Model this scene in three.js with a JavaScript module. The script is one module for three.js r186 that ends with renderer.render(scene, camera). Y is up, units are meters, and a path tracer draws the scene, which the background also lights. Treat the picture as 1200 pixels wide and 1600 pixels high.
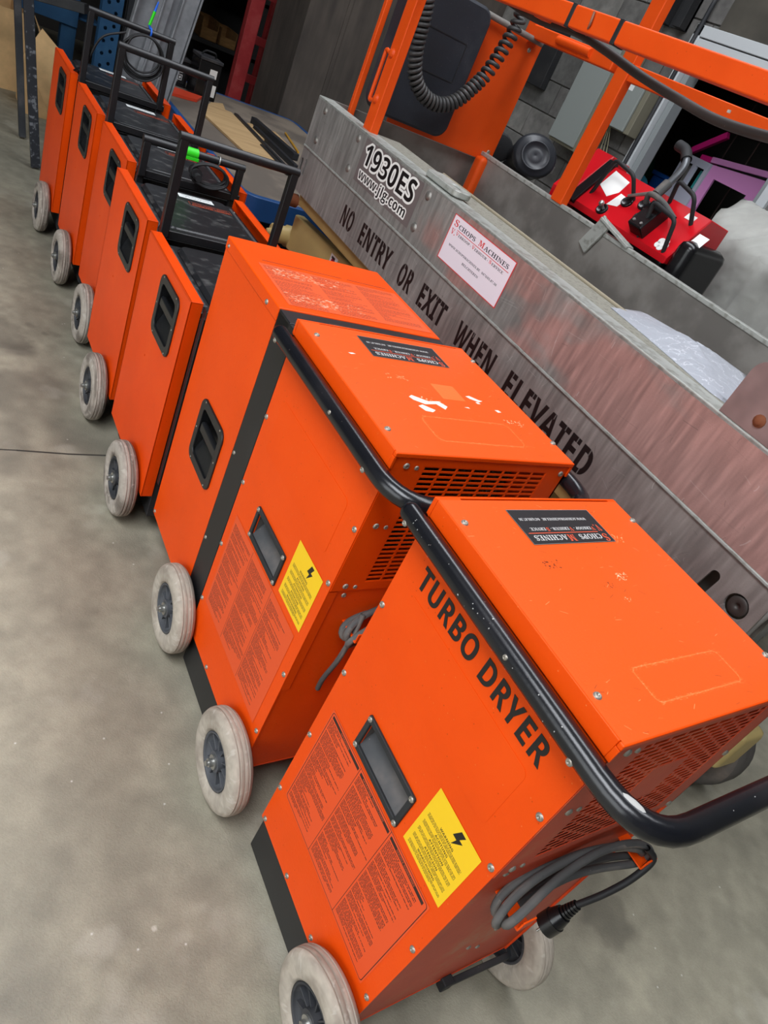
import * as THREE from 'three';
import { RoundedBoxGeometry } from 'three/addons/geometries/RoundedBoxGeometry.js';
import { mergeGeometries, mergeVertices, toCreasedNormals } from 'three/addons/utils/BufferGeometryUtils.js';
import { TextGeometry } from 'three/addons/geometries/TextGeometry.js';
import { FontLoader } from 'three/addons/loaders/FontLoader.js';
import { RectAreaLightUniformsLib } from 'three/addons/lights/RectAreaLightUniformsLib.js';

// ---------------------------------------------------------------- camera
const scene = new THREE.Scene();
const V3 = (x, y, z) => new THREE.Vector3(x, y, z);
const F = 1099.73;                                    // focal length in pixels of the 1200 x 1600 frame
const CAM = V3(0, 1.5, 0);
const RIGHT = V3(0.81383, 0.38325, 0.43681), DOWN = V3(0.00227, -0.75378, 0.65712), FWD = V3(0.5811, -0.53379, -0.61432);
const camera = new THREE.PerspectiveCamera(2 * Math.atan(800 / F) * 180 / Math.PI, 0.75, 0.05, 60);
camera.position.copy(CAM);
camera.quaternion.setFromRotationMatrix(new THREE.Matrix4().makeBasis(RIGHT, DOWN.clone().negate(), FWD.clone().negate()));
scene.add(camera);

// ---------------------------------------------------------------- daylight and exposure
const renderer = new THREE.WebGLRenderer({ antialias: true });
renderer.toneMapping = THREE.LinearToneMapping;
renderer.toneMappingExposure = 1.03;
renderer.shadowMap.enabled = true;
RectAreaLightUniformsLib.init();
const SKY = new THREE.Color().setRGB(0.92, 0.97, 1.0);
scene.background = SKY;
scene.backgroundIntensity = 3.6;                       // overcast sky, seen through the open gate
const ADDED_SKYLIGHT = 11.0;                                 // strength of the added, unseen roof panels

// room: x from XL to XR, z from ZB to ZF, height HC
const XL = -4.6, XR = 4.0, ZB = -9.6, ZF = 5.2, HC = 4.6;

// ---------------------------------------------------------------- pixel helpers (a pixel gives a direction; the plane it meets gives the place)
const ray = (u, v) => RIGHT.clone().multiplyScalar((u - 600) / F).addScaledVector(DOWN, (v - 800) / F).add(FWD);
const onX = (u, v, x) => { const d = ray(u, v); return CAM.clone().addScaledVector(d, (x - CAM.x) / d.x); };
const onY = (u, v, y) => { const d = ray(u, v); return CAM.clone().addScaledVector(d, (y - CAM.y) / d.y); };
const onZ = (u, v, z) => { const d = ray(u, v); return CAM.clone().addScaledVector(d, (z - CAM.z) / d.z); };
const atD = (u, v, t) => CAM.clone().addScaledVector(ray(u, v), t);

// ---------------------------------------------------------------- random, noise
let seed = 12345;
const rnd = () => { seed = (seed + 0x6D2B79F5) | 0; let t = Math.imul(seed ^ (seed >>> 15), 1 | seed); t = (t + Math.imul(t ^ (t >>> 7), 61 | t)) ^ t; return ((t ^ (t >>> 14)) >>> 0) / 4294967296; };
const rr = (a, b) => a + (b - a) * rnd();
const hash = (x, y, s) => { let h = Math.imul(x, 374761393) ^ Math.imul(y, 668265263) ^ Math.imul(s, 1274126177); h = Math.imul(h ^ (h >>> 13), 1274126177); return ((h ^ (h >>> 16)) >>> 0) / 4294967296; };
function vn(x, y, p, q, s) {                          // value noise, tiles after p, q cells
  const xi = Math.floor(x), yi = Math.floor(y); let fx = x - xi, fy = y - yi; fx = fx * fx * (3 - 2 * fx); fy = fy * fy * (3 - 2 * fy);
  const X0 = ((xi % p) + p) % p, X1 = (X0 + 1) % p, Y0 = ((yi % q) + q) % q, Y1 = (Y0 + 1) % q;
  const a = hash(X0, Y0, s), b = hash(X1, Y0, s), c = hash(X0, Y1, s), d = hash(X1, Y1, s);
  return a + (b - a) * fx + (c - a) * fy + (a - b - c + d) * fx * fy;
}
function fbm(u, v, px, py, oct, s) { let t = 0, w = 0.5, n = 0; for (let i = 0; i < oct; i++) { t += w * vn(u * px, v * py, px, py, s + i); n += w; w *= 0.55; px *= 2; py *= 2; } return t / n; }
const cl = (x, a = 0, b = 1) => Math.min(b, Math.max(a, x));
const sm = (a, b, x) => { x = cl((x - a) / (b - a)); return x * x * (3 - 2 * x); };
function dataTex(w, h, fn, srgb = true, size = 1, sizeY = size) {
  const a = new Uint8Array(w * h * 4);
  for (let j = 0; j < h; j++) for (let i = 0; i < w; i++) { const c = fn((i + 0.5) / w, (j + 0.5) / h), k = (j * w + i) * 4; a[k] = cl(c[0], 0, 255); a[k + 1] = cl(c[1], 0, 255); a[k + 2] = cl(c[2], 0, 255); a[k + 3] = 255; }
  const t = new THREE.DataTexture(a, w, h); t.wrapS = t.wrapT = THREE.RepeatWrapping; t.magFilter = THREE.LinearFilter; t.minFilter = THREE.LinearMipmapLinearFilter; t.generateMipmaps = true;
  if (srgb) t.colorSpace = THREE.SRGBColorSpace; t.repeat.set(1 / size, 1 / sizeY); t.needsUpdate = true; return t;
}
function canvasTex(w, h, draw) {
  const c = document.createElement('canvas'); c.width = w; c.height = h; draw(c.getContext('2d'), w, h);
  const t = new THREE.CanvasTexture(c); t.colorSpace = THREE.SRGBColorSpace; t.anisotropy = 8; return t;
}
const shade = (c, k) => [c[0] * k, c[1] * k, c[2] * k];
const mixc = (a, b, t) => [a[0] + (b[0] - a[0]) * t, a[1] + (b[1] - a[1]) * t, a[2] + (b[2] - a[2]) * t];

// ---------------------------------------------------------------- materials
const std = (o) => new THREE.MeshStandardMaterial(o);
const phys = (o) => new THREE.MeshPhysicalMaterial(o);
const grey = (s, a, b, px, size, oct = 4) => dataTex(256, 256, (u, v) => { const n = a + (b - a) * fbm(u, v, px, px, oct, s); return [n, n, n]; }, false, size);
const peel = grey(3, 40, 215, 24, 0.09, 3);            // orange-peel relief of powder coat
const grit = grey(9, 0, 255, 48, 0.12, 3);
const paintTex = (col, s, amt, dust) => dataTex(512, 512, (u, v) => {
  const n = fbm(u, v, 6, 6, 5, s), f = fbm(u, v, 90, 90, 2, s + 20); let c = shade(col, 1 - amt / 2 + amt * n);
  const sp = hash(Math.floor(u * 512), Math.floor(v * 512), s + 5); if (sp > 0.9996) c = mixc(c, shade(col, 0.35), 0.45); else if (sp < 0.0004) c = mixc(c, [236, 200, 180], 0.45);
  return mixc(c, [176, 150, 132], dust * sm(0.5, 0.85, n) * (0.4 + 0.6 * f));
}, true, 0.7);
const ORANGE = [231, 76, 8];
// u runs round the wheel, v across the tyre: smeared dirt runs round, grooves hold grime
const tyreTex = (a, b, s, k) => { const t = dataTex(1024, 128, (u, v) => { const n = fbm(u, v, 8, 14, 4, s), m = fbm(u, v, 40, 24, 3, s + 9), gr = [0.3, 0.47, 0.63].some((q) => Math.abs(v - q) < 0.022) ? 0.75 : 0; let c = mixc(a, b, k * sm(0.42, 0.75, n) + 0.35 * gr * m); c = shade(c, 0.9 + 0.2 * m); return mixc(c, [206, 200, 190], 0.35 * sm(0.66, 0.8, fbm(u, v, 60, 10, 3, s + 17))); }); return t; };
const M = {
  orange: phys({ map: paintTex(ORANGE, 31, 0.07, 0.04), specularIntensity: 0.32, roughness: 0.4, bumpMap: peel, bumpScale: 0.00025 }),
  orangeDull: std({ map: paintTex([218, 70, 14], 41, 0.12, 0.28), roughness: 0.55, bumpMap: peel, bumpScale: 0.0003 }),
  orangeC: phys({ map: paintTex([230, 72, 8], 51, 0.08, 0.05), specularIntensity: 0.32, roughness: 0.38, bumpMap: peel, bumpScale: 0.00015 }),
  liftOrange: phys({ map: paintTex([226, 78, 14], 61, 0.1, 0.06), specularIntensity: 0.6, roughness: 0.5, bumpMap: peel, bumpScale: 0.0002 }),
  black: std({ map: paintTex([26, 26, 28], 71, 0.3, 0.1), roughness: 0.42 }),
  blackMatt: std({ map: paintTex([30, 31, 33], 72, 0.3, 0.12), roughness: 0.7 }),
  handle: std({ map: paintTex([20, 21, 25], 73, 0.3, 0.1), roughness: 0.24, bumpMap: peel, bumpScale: 0.00008 }),
  plastic: std({ color: '#18191b', roughness: 0.36, bumpMap: grit, bumpScale: 0.00015 }),
  dustPlastic: std({ map: paintTex([64, 65, 67], 74, 0.35, 0.4), roughness: 0.75 }),
  coil: std({ color: '#6a6a66', roughness: 0.6, metalness: 0.3 }),
  tyre: std({ map: tyreTex([172, 162, 148], [118, 106, 94], 75, 0.42), roughness: 0.88 }),
  tyreOld: std({ map: tyreTex([164, 155, 144], [104, 95, 86], 78, 0.8), roughness: 0.92 }),
  rim: std({ map: paintTex([74, 76, 80], 76, 0.4, 0.3), roughness: 0.6 }),
  rimDark: std({ map: paintTex([44, 46, 50], 77, 0.4, 0.2), roughness: 0.6 }),
  steel: std({ color: '#b4b4b0', roughness: 0.35, metalness: 0.85 }),
  rust: std({ color: '#7a4326', roughness: 0.85 }),
  rubber: std({ map: paintTex([76, 76, 75], 79, 0.4, 0.5), roughness: 0.8 }),
  cordBlack: std({ color: '#1c1c1e', roughness: 0.6 }),
  beige: std({ map: paintTex([188, 166, 108], 80, 0.12, 0.05), roughness: 0.5 }),
  beigeDark: std({ map: paintTex([150, 122, 74], 81, 0.2, 0.05), roughness: 0.55 }),
  blue: std({ map: paintTex([28, 74, 128], 82, 0.15, 0.05), roughness: 0.5 }),
  rackBlue: std({ map: paintTex([26, 74, 112], 83, 0.2, 0.1), roughness: 0.6 }),
  red: std({ map: paintTex([140, 34, 36], 84, 0.25, 0.25), roughness: 0.55 }),
  glossRed: std({ color: '#c4101c', roughness: 0.25 }),
  glossBlack: std({ color: '#141416', roughness: 0.25 }),
  white: std({ color: '#e6e6e2', roughness: 0.55 }),
  green: std({ color: '#2fd31c', roughness: 0.5 }),
  tagBlue: std({ color: '#1d63d6', roughness: 0.5 }),
};

// ---------------------------------------------------------------- geometry helpers
const G = (g) => { const h = g.index ? g.toNonIndexed() : g; for (const k of Object.keys(h.attributes)) if (!['position', 'normal', 'uv'].includes(k)) h.deleteAttribute(k); if (!h.attributes.normal) h.computeVertexNormals(); return h; };
function boxUV(g) {                                    // uv in metres from the way each triangle faces
  const p = g.attributes.position, uv = new Float32Array(p.count * 2), a = V3(), b = V3(), c = V3();
  for (let i = 0; i < p.count; i += 3) {
    a.fromBufferAttribute(p, i); b.fromBufferAttribute(p, i + 1); c.fromBufferAttribute(p, i + 2);
    const n = b.clone().sub(a).cross(c.clone().sub(a)), ax = Math.abs(n.x), ay = Math.abs(n.y), az = Math.abs(n.z);
    [a, b, c].forEach((q, k) => { const j = (i + k) * 2; if (ax >= ay && ax >= az) { uv[j] = q.z; uv[j + 1] = q.y; } else if (ay >= az) { uv[j] = q.x; uv[j + 1] = q.z; } else { uv[j] = q.x; uv[j + 1] = q.y; } });
  }
  g.setAttribute('uv', new THREE.BufferAttribute(uv, 2)); return g;
}
const merge = (list) => mergeGeometries(list.map(G).map((g) => { if (!g.attributes.uv) g.setAttribute('uv', new THREE.BufferAttribute(new Float32Array(g.attributes.position.count * 2), 2)); return g; }));
const box = (w, h, d, x = 0, y = 0, z = 0, r = 0.002) => (r > 0 ? new RoundedBoxGeometry(w, h, d, 1, Math.min(r, w / 2.01, h / 2.01, d / 2.01)) : new THREE.BoxGeometry(w, h, d)).translate(x, y, z);
const span = (x0, x1, y0, y1, z0, z1, r) => box(x1 - x0, y1 - y0, z1 - z0, (x0 + x1) / 2, (y0 + y1) / 2, (z0 + z1) / 2, r);
const cyl = (r, len, axis = 'y', n = 20, r2 = r) => { const g = new THREE.CylinderGeometry(r, r2, len, n); if (axis === 'x') g.rotateZ(-Math.PI / 2); if (axis === 'z') g.rotateX(Math.PI / 2); return g; };
const lathe = (pts, n = 32) => new THREE.LatheGeometry(pts.map(([r, y]) => new THREE.Vector2(r, y)), n);
function rodG(a, b, r, n = 10, r2 = r) { const d = b.clone().sub(a), g = new THREE.CylinderGeometry(r2, r, d.length(), n); g.applyQuaternion(new THREE.Quaternion().setFromUnitVectors(V3(0, 1, 0), d.clone().normalize())); return g.translate((a.x + b.x) / 2, (a.y + b.y) / 2, (a.z + b.z) / 2); }
function barG(a, b, w, h, side = V3(0, 1, 0), r = 0.002) {          // rectangular bar from a to b, h measured towards side
  const d = b.clone().sub(a), L = d.length(); d.normalize(); const s = side.clone().addScaledVector(d, -side.dot(d)).normalize(), t = d.clone().cross(s);
  return box(w, h, L, 0, 0, 0, r).applyMatrix4(new THREE.Matrix4().makeBasis(t.clone().negate(), s, d)).translate((a.x + b.x) / 2, (a.y + b.y) / 2, (a.z + b.z) / 2);
}
function tubeG(pts, r, seg = pts.length * 6, n = 10, closed = false, tension = 0.5) { return new THREE.TubeGeometry(new THREE.CatmullRomCurve3(pts, closed, 'centripetal', tension), seg, r, n, closed); }
function bentPipe(pts, fillet, r, n = 14) {            // straight runs joined by arcs
  const out = [pts[0].clone()];
  for (let i = 1; i < pts.length - 1; i++) {
    const a = pts[i - 1].clone().sub(pts[i]).normalize(), b = pts[i + 1].clone().sub(pts[i]).normalize();
    const p0 = pts[i].clone().addScaledVector(a, fillet), p1 = pts[i].clone().addScaledVector(b, fillet);
    for (let k = 0; k <= 8; k++) { const t = k / 8, q = p0.clone().multiplyScalar((1 - t) * (1 - t)).addScaledVector(pts[i], 2 * t * (1 - t)).addScaledVector(p1, t * t); out.push(q); }
  }
  out.push(pts[pts.length - 1].clone());
  const path = new THREE.CurvePath(); for (let i = 0; i < out.length - 1; i++) path.add(new THREE.LineCurve3(out[i], out[i + 1]));
  const fr = []; let up = V3(0, 1, 0); const P = [], N = [], I = [];
  for (let i = 0; i < out.length; i++) {
    const t = (i === 0 ? out[1].clone().sub(out[0]) : i === out.length - 1 ? out[i].clone().sub(out[i - 1]) : out[i + 1].clone().sub(out[i - 1])).normalize();
    if (Math.abs(t.dot(up)) > 0.95) up = V3(0, 0, 1); let s = up.clone().addScaledVector(t, -up.dot(t)).normalize(); if (fr.length) { s = fr[fr.length - 1].clone(); s.addScaledVector(t, -s.dot(t)).normalize(); } fr.push(s); const q = t.clone().cross(s);
    for (let k = 0; k <= n; k++) { const a = k / n * Math.PI * 2, nn = s.clone().multiplyScalar(Math.cos(a)).addScaledVector(q, Math.sin(a)); N.push(nn.x, nn.y, nn.z); P.push(out[i].x + nn.x * r, out[i].y + nn.y * r, out[i].z + nn.z * r); }
  }
  for (let i = 0; i < out.length - 1; i++) for (let k = 0; k < n; k++) { const a = i * (n + 1) + k, b = a + n + 1; I.push(a, a + 1, b, b, a + 1, b + 1); }
  const g = new THREE.BufferGeometry(); g.setAttribute('position', new THREE.Float32BufferAttribute(P, 3)); g.setAttribute('normal', new THREE.Float32BufferAttribute(N, 3)); g.setIndex(I);
  const caps = [pts[0], pts[pts.length - 1]].map((p) => new THREE.SphereGeometry(r, n, 8).translate(p.x, p.y, p.z));
  return merge([g, ...caps]);
}
const shapePts = (pts) => new THREE.Shape(pts.map(([x, y]) => new THREE.Vector2(x, y)));
function rrect(x0, y0, x1, y1, r, cls = THREE.Shape) { const s = new cls(); s.moveTo(x0 + r, y0); s.lineTo(x1 - r, y0); s.absarc(x1 - r, y0 + r, r, -Math.PI / 2, 0); s.lineTo(x1, y1 - r); s.absarc(x1 - r, y1 - r, r, 0, Math.PI / 2); s.lineTo(x0 + r, y1); s.absarc(x0 + r, y1 - r, r, Math.PI / 2, Math.PI); s.lineTo(x0, y0 + r); s.absarc(x0 + r, y0 + r, r, Math.PI, Math.PI * 1.5); return s; }
const extr = (shape, depth, bevel = 0) => new THREE.ExtrudeGeometry(shape, { depth, bevelEnabled: bevel > 0, bevelThickness: bevel, bevelSize: bevel, bevelSegments: 1, curveSegments: 6 });
const SIDE = new THREE.Matrix4().makeBasis(V3(0, 0, 1), V3(0, 1, 0), V3(-1, 0, 0));     // drawn (right, up) on a face that looks towards -x
const toSide = (g, x) => g.applyMatrix4(SIDE).translate(x, 0, 0);
const TOPQ = new THREE.Quaternion().setFromRotationMatrix(new THREE.Matrix4().makeBasis(V3(-1, 0, 0), V3(0, 0, 1), V3(0, 1, 0)));   // print read from the far side
// ---------------------------------------------------------------- object helpers
const taken = {};
const numbered = (n) => { const k = taken[n] ?? 0; taken[n] = k + 1; return k ? n + '_' + String(k).padStart(3, '0') : n; };
function mesh(name, geo, mat, parent, keepUV = false) {
  let g = Array.isArray(geo) ? merge(geo) : G(geo); if (!keepUV) boxUV(g);
  const m = new THREE.Mesh(g, mat); m.name = parent === scene ? numbered(name) : name; m.castShadow = m.receiveShadow = true; parent.add(m); return m;
}
function thing(name, label, category, pos = [0, 0, 0], turn = 0, group) {
  const o = new THREE.Group(); o.name = numbered(name); o.position.set(...pos); o.rotation.y = turn; o.userData = { label, category }; if (group) o.userData.group = group; scene.add(o); return o;
}
function tag(o, label, category, group) { Object.assign(o.userData, { label, category }); if (group) o.userData.group = group; return o; }
function struct(name, geo, mat, keepUV) { const m = mesh(name, geo, mat, scene, keepUV); m.userData.kind = 'structure'; return m; }
const lab = (m, label) => { m.userData.label = label; return m; };
function copyOf(geoMesh, parent, p, q) { const m = new THREE.Mesh(geoMesh.geometry, geoMesh.material); m.name = geoMesh.name; m.castShadow = m.receiveShadow = true; m.position.copy(p); if (q) m.quaternion.copy(q); parent.add(m); return m; }
function sticker(name, w, h, mat, parent, pos, face = 'side', label) {
  const m = new THREE.Mesh(new THREE.PlaneGeometry(w, h), mat); m.name = name; m.receiveShadow = true; m.position.set(...pos);
  if (face === 'side') m.rotation.y = -Math.PI / 2; else if (face === 'top') m.quaternion.copy(TOPQ); parent.add(m); if (label) m.userData.label = label; return m;
}
const boldFont = await new FontLoader().loadAsync('fonts/droid/droid_sans_bold.typeface.json');

// ---------------------------------------------------------------- room shell
const FS = 6.8, STAINS = [[1.5, -0.18, 0.06, 0.28], [0.43, -0.5, 0.004, -0.8], [0.2, -1.2, 0.1, 0.12], [0.3, -2.9, 0.2, 0.3], [1.75, -0.25, 0.006, -0.5]];
const concrete = dataTex(2048, 2048, (u, v) => {
  const n = fbm(u, v, 5, 5, 6, 101), m = fbm(u, v, 14, 14, 5, 111), f = hash(Math.floor(u * 2048), Math.floor(v * 2048), 7), g = fbm(u, v, 160, 160, 2, 121);
  let c = mixc([126, 122, 107], [158, 152, 133], sm(0.25, 0.75, n)); c = shade(c, 0.88 + 0.24 * m); c = shade(c, 0.9 + 0.2 * g + 0.05 * (f - 0.5));
  c = mixc(c, [92, 88, 78], 0.5 * sm(0.62, 0.78, fbm(u, v, 16, 16, 4, 131))); c = mixc(c, [188, 183, 168], 0.35 * sm(0.66, 0.8, fbm(u, v, 40, 40, 4, 141)));
  for (const [x, z, r, k] of STAINS) { let du = u - x / FS, dv = v - z / FS; du -= Math.round(du); dv -= Math.round(dv); const q = Math.hypot(du, dv) * FS / r + 2.2 * (fbm(u, v, 70, 70, 4, 151) - 0.5); if (q < 1.3) c = mixc(c, k > 0 ? [70, 66, 58] : [206, 202, 188], Math.abs(k) * (1 - sm(0.7, 1.2, q))); }
  if (f > 0.99985) c = [228, 226, 220];
  return c;
}, true, FS);
const floorMat = std({ map: concrete, roughness: 0.62, bumpMap: grit, bumpScale: 0.0006 });
const floorM = struct('floor', span(XL - 0.3, 6.2, -0.2, 0, ZB - 0.3, ZF + 0.3, 0), floorMat);
{ const q = []; let px = XL, pz = -2.017; seed = 17; for (let x = XL + 0.15; x < 3.9; x += 0.15) { const nz = -2.017 + rr(-0.006, 0.006); q.push(barG(V3(px, -0.003, pz), V3(x + 0.004, -0.003, nz), rr(0.004, 0.009), 0.007, V3(0, 1, 0), 0)); px = x; pz = nz; } const j = mesh('floor_joint', q, std({ color: '#3d3a34', roughness: 0.95 }), floorM); lab(j, 'dark dirt-filled joint across the concrete floor'); }
const plaster = std({ map: dataTex(512, 512, (u, v) => { const n = fbm(u, v, 6, 6, 5, 151); return shade([104, 101, 95], 0.78 + 0.44 * n); }, true, 2.2), roughness: 0.92 });
const darkWall = std({ map: dataTex(512, 512, (u, v) => shade([58, 55, 52], 0.7 + 0.6 * fbm(u, v, 5, 9, 5, 161)), true, 2.5), roughness: 0.95 });
struct('wall_back', span(XL - 0.3, XR + 2.2, 0, HC, ZB - 0.3, ZB, 0), darkWall);
struct('wall_front', span(XL - 0.3, XR + 2.2, 0, HC, ZF, ZF + 0.3, 0), plaster);
// left wall with a wide open gate
const gz0 = -2.0, gz1 = 2.9, gh = 3.7;
struct('wall_left', [span(XL - 0.3, XL, 0, HC, ZB, gz0, 0), span(XL - 0.3, XL, 0, HC, gz1, ZF, 0), span(XL - 0.3, XL, gh, HC, gz0, gz1, 0)], plaster);
struct('yard', span(XL - 14, XL - 0.3, -0.2, -0.01, ZB - 4, ZF + 4, 0), floorMat);
// ceiling with added roof panels, unseen, laid out for the light they give
const lights = [[-2.7, -0.7, -1.9, 1.7], [1.5, 2.6, -4.6, 0.7]];
{
  const xs = [XL - 0.3, lights[0][0], lights[0][1], lights[1][0], lights[1][1], XR + 2.2], parts = [];
  for (let i = 0; i < 5; i++) { const l = i === 1 ? lights[0] : i === 3 ? lights[1] : null; if (!l) parts.push(span(xs[i], xs[i + 1], HC, HC + 0.25, ZB, ZF, 0)); else parts.push(span(xs[i], xs[i + 1], HC, HC + 0.25, ZB, l[2], 0), span(xs[i], xs[i + 1], HC, HC + 0.25, l[3], ZF, 0)); }
  struct('ceiling', parts, darkWall);
  lights.forEach((l, i) => {
    const [x0, x1, z0, z1] = l, pane = struct('added_skylight_' + (i + 1), span(x0, x1, HC + 0.1, HC + 0.13, z0, z1, 0), std({ color: '#ffffff', emissive: '#f4f8ff', emissiveIntensity: 1.2, roughness: 0.8 }));
    pane.castShadow = false;
    const L = new THREE.RectAreaLight('#f4f8ff', i ? ADDED_SKYLIGHT * 0.7 : ADDED_SKYLIGHT, x1 - x0, z1 - z0); L.position.set((x0 + x1) / 2, HC + 0.08, (z0 + z1) / 2); L.rotation.x = -Math.PI / 2; scene.add(L);
  });
}
// ---------------------------------------------------------------- prints
const pseudo = (x, y, w, h, ctx, size, col, ragged = 0.4) => {     // rows of tiny unreadable print
  ctx.fillStyle = col;
  for (let yy = y; yy < y + h - size; yy += size * 1.55) {
    const end = x + w * (rnd() < ragged ? rr(0.25, 0.9) : 1); let xx = x;
    while (xx < end) { const l = rr(size * 0.9, size * 3.6); for (let k = xx; k < Math.min(xx + l, end); k += size * 0.42) ctx.fillRect(k, yy + rr(0, size * 0.2), size * 0.33, size * rr(0.6, 0.95)); xx += l + size * 0.6; }
  }
};
const print = (t, r = 0.5) => std({ map: t, roughness: r });
const instrTex = (framed) => canvasTex(1024, 812, (c, w, h) => {
  c.fillStyle = framed ? 'rgb(226,78,24)' : 'rgb(222,80,30)'; c.fillRect(0, 0, w, h); const ink = framed ? '#2e0e08' : '#4e1c10';
  if (framed) { c.strokeStyle = ink; c.lineWidth = 4; c.beginPath(); c.roundRect(10, 10, w - 20, h - 20, 18); c.stroke(); }
  for (let k = 0; k < 3; k++) {
    const x = 22 + k * 330, cw = 308; if (k) { c.fillStyle = ink; c.fillRect(x - 14, 12, 3, h - 24); }
    if (framed) { c.fillStyle = '#2c1410'; c.fillRect(x, 24, cw, 22); c.fillStyle = '#c8542a'; c.font = 'bold 17px sans-serif'; c.fillText(['OPERATION', 'OPERATING INSTRUCTIONS', 'SERVICE GUIDELINES'][k], x + [100, 30, 60][k], 41); }
    let y = 56; while (y < h - 70) { const b = rr(50, 120), ww = cw * rr(0.75, 1); pseudo(x, y, ww, Math.min(b, h - 40 - y), c, 8.5, ink, 0.5); y += b + 8; }
  }
});
const schopsTex = (dark) => canvasTex(1024, dark ? 420 : 660, (c, w, h) => {
  c.fillStyle = dark ? '#1d1d1f' : '#ecdfe6'; c.fillRect(0, 0, w, h); const ink = dark ? '#c9c7c4' : '#2a2a30', red = dark ? '#d8502e' : '#d63838';
  if (!dark) { c.strokeStyle = red; c.lineWidth = 12; c.strokeRect(6, 6, w - 12, h - 12); }
  else { c.strokeStyle = '#8d8a86'; c.lineWidth = 4; c.strokeRect(3, 3, w - 6, h - 6); }
  const y0 = dark ? 105 : 150, put = (t, x, y, f, col, ww) => { c.font = f; c.fillStyle = col; c.fillText(t, x, y, ww); };
  put('S', 40, y0, 'bold 128px serif', red, 78); put('CHOPS', 122, y0, 'bold 84px serif', ink, 300); put('M', 470, y0, 'bold 108px serif', red, 92); put('ACHINES', 566, y0, 'bold 84px serif', ink, 410);
  c.fillStyle = red; c.fillRect(122, y0 + 22, 860, 9); put('V.', 40, y0 + 118, 'bold 112px serif', red, 76);
  put('V', 122, y0 + 92, 'bold 64px serif', red, 46); put('ERKOOP -', 168, y0 + 92, 'bold 48px serif', ink, 226); put('V', 408, y0 + 92, 'bold 64px serif', red, 46); put('ERHUUR -', 454, y0 + 92, 'bold 48px serif', ink, 230); put('S', 700, y0 + 92, 'bold 64px serif', red, 40); put('ERVICE', 742, y0 + 92, 'bold 48px serif', ink, 230);
  put('WWW.SCHOPSMACHINES.BE   0474/03.87.36', dark ? 130 : 90, y0 + (dark ? 210 : 270), 'bold 44px serif', ink, 830); if (!dark) put('BELOMTEREN'.slice(0, 0) + 'BELCHTEREN', 380, y0 + 360, 'bold 44px serif', ink, 280);
});
const warnTex = canvasTex(512, 640, (c, w, h) => {
  c.fillStyle = '#f2c414'; c.fillRect(0, 0, w, h); c.fillStyle = '#17140a';
  c.beginPath(); c.moveTo(300, 30); c.lineTo(352, 30); c.lineTo(322, 92); c.lineTo(360, 92); c.lineTo(288, 190); c.lineTo(306, 122); c.lineTo(262, 122); c.closePath(); c.fill();
  ['WARNING', 'ACHTUNG', 'ATTENTION', 'ATENCION', 'WAARSCHUWING'].forEach((t, k) => { c.font = 'bold 34px sans-serif'; c.textAlign = 'center'; c.fillStyle = '#17140a'; c.fillText(t, 256, 222 + k * 84, 230); pseudo(44, 232 + k * 84, 420, 42, c, 9, '#2b2410', 0.3); });
});
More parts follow.
